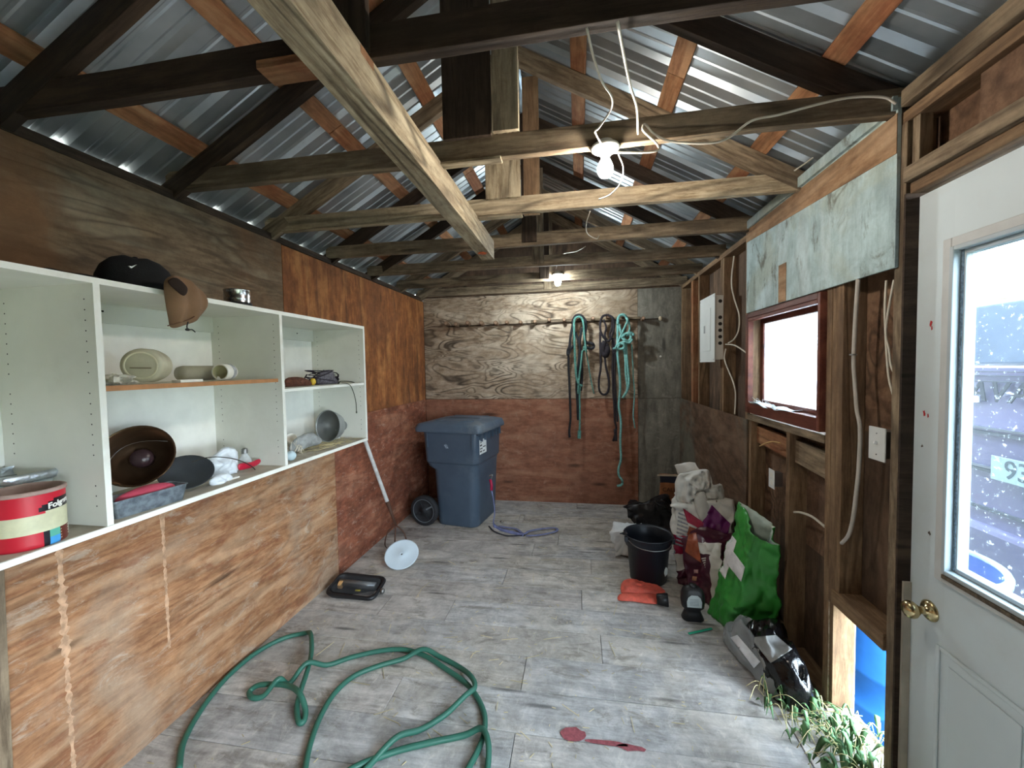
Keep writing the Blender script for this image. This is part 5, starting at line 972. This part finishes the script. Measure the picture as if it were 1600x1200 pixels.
for z, h in ((1.49, .006), (1.515, .006), (1.455, .006), (1.13, .02), (.90, .018), (.66, .02)): box('trim_groove', CXo-.026, CXo-.008, 1.85, 3.8, z, z+h, cd, vn)
box('bumper', CXo-.09, CXo, 1.83, 3.84, .22, .58, cm, vn, bevel=.03)
c = at(1557, 614, 'x', CXo-.03); mm = frame_mat(Vector((CXo-.022, 2.66, c.z)), (0, -1, 0), (0, 0, 1))
text('badge_lettering', 'AVALON', .175, mat('badge dark', (24, 24, 32), .7), mm, vn, font_shear=.25, extrude=.003, bold=.003, spacing=1.15)
box('pale_sticker', CXo-.026, CXo-.012, at(1534, 622, 'x', CXo).y, at(1514, 622, 'x', CXo).y+.05, at(1525, 628, 'x', CXo).z, at(1525, 618, 'x', CXo).z, MATS['sticker white'], vn)
pt_, pb_ = at(1550, 711, 'x', CXo-.04), at(1550, 748, 'x', CXo-.04)
yl = pt_.y; lic = box('licence_plate', CXo-.045, CXo-.038, yl-.50, yl, pb_.z, pt_.z, mat('plate pale green white', (130, 148, 146), .5), vn, bevel=.002)
text('plate_number', '933', .15, mat('plate green black', (36, 56, 60), .6), frame_mat(Vector((CXo-.046, yl-.185, (pb_.z+pt_.z)/2)), (0, -1, 0), (0, 0, 1)), vn, bold=.001, spacing=.95)
for y in (1.95, 3.45): MB().lathe([(0, 0), (.2, 0), (.33, .02), (.34, .1), (.33, .2), (0, .2)], axis_mat((CXo+.75, y, -.02), (0, 1, 0)), 28).done('car_wheel', tyre, vn, smooth=True)
local(vn)
rk = thing('rail_fence', 'pale horizontal rail fence beyond the parked car', 'fence', (7.6, 7, -.36))
for z in (1.75, 2.05, 2.35, 2.62, 2.9): timber('fence_rail', (7.6, 0, z), (7.6, 12, z), .05, .14, tim_grey, rk)
for i in range(6): timber('fence_post', (7.67, i*2.0, -.36), (7.67, i*2.0, 3.0), .12, .12, tim_grey, rk, up=(0, 1, 0))
local(rk)
lm = [mat('tree foliage dark', (36, 50, 52), .7, var=.3, scale=2), mat('tree foliage light', (56, 72, 70), .7, var=.3, scale=2)]
for i, (x, y, s_) in enumerate(((13, 5.5, 1.5), (13.5, 9, 1.8), (13, 12.5, 1.6))):
    t = thing('tree', ['round bluish tree, nearest one beyond the rail fence', 'second bluish tree beyond the rail fence', 'third bluish tree beyond the rail fence', ''][i], 'tree', (x, y, -.36), 'trees beyond the fence')
    MB().tube([(0, 0, 0), (.05, 0, 1), (0, .05, 2)], [.16, .13, .08], 8).done('trunk', tim_dark, t, smooth=True)
    m = MB(); rr = random.Random(i)
    for k_ in range(900):
        d = Vector((rr.gauss(0, 1), rr.gauss(0, 1), rr.gauss(0, 1))).normalized()*s_*rr.uniform(.6, 1.05); d.z *= .85; c = d+Vector((0, 0, 2.1)); u1 = Vector((rr.gauss(0, 1), rr.gauss(0, 1), rr.gauss(0, 1))).normalized()*.2; u2 = Vector((rr.gauss(0, 1), rr.gauss(0, 1), rr.gauss(0, 1))).normalized()*.16
        m.b.faces.new([m.b.verts.new(c-u1), m.b.verts.new(c+u2), m.b.verts.new(c+u1), m.b.verts.new(c-u2)])
    o = m.done('foliage', lm[i % 2], t); o['kind'] = 'stuff'
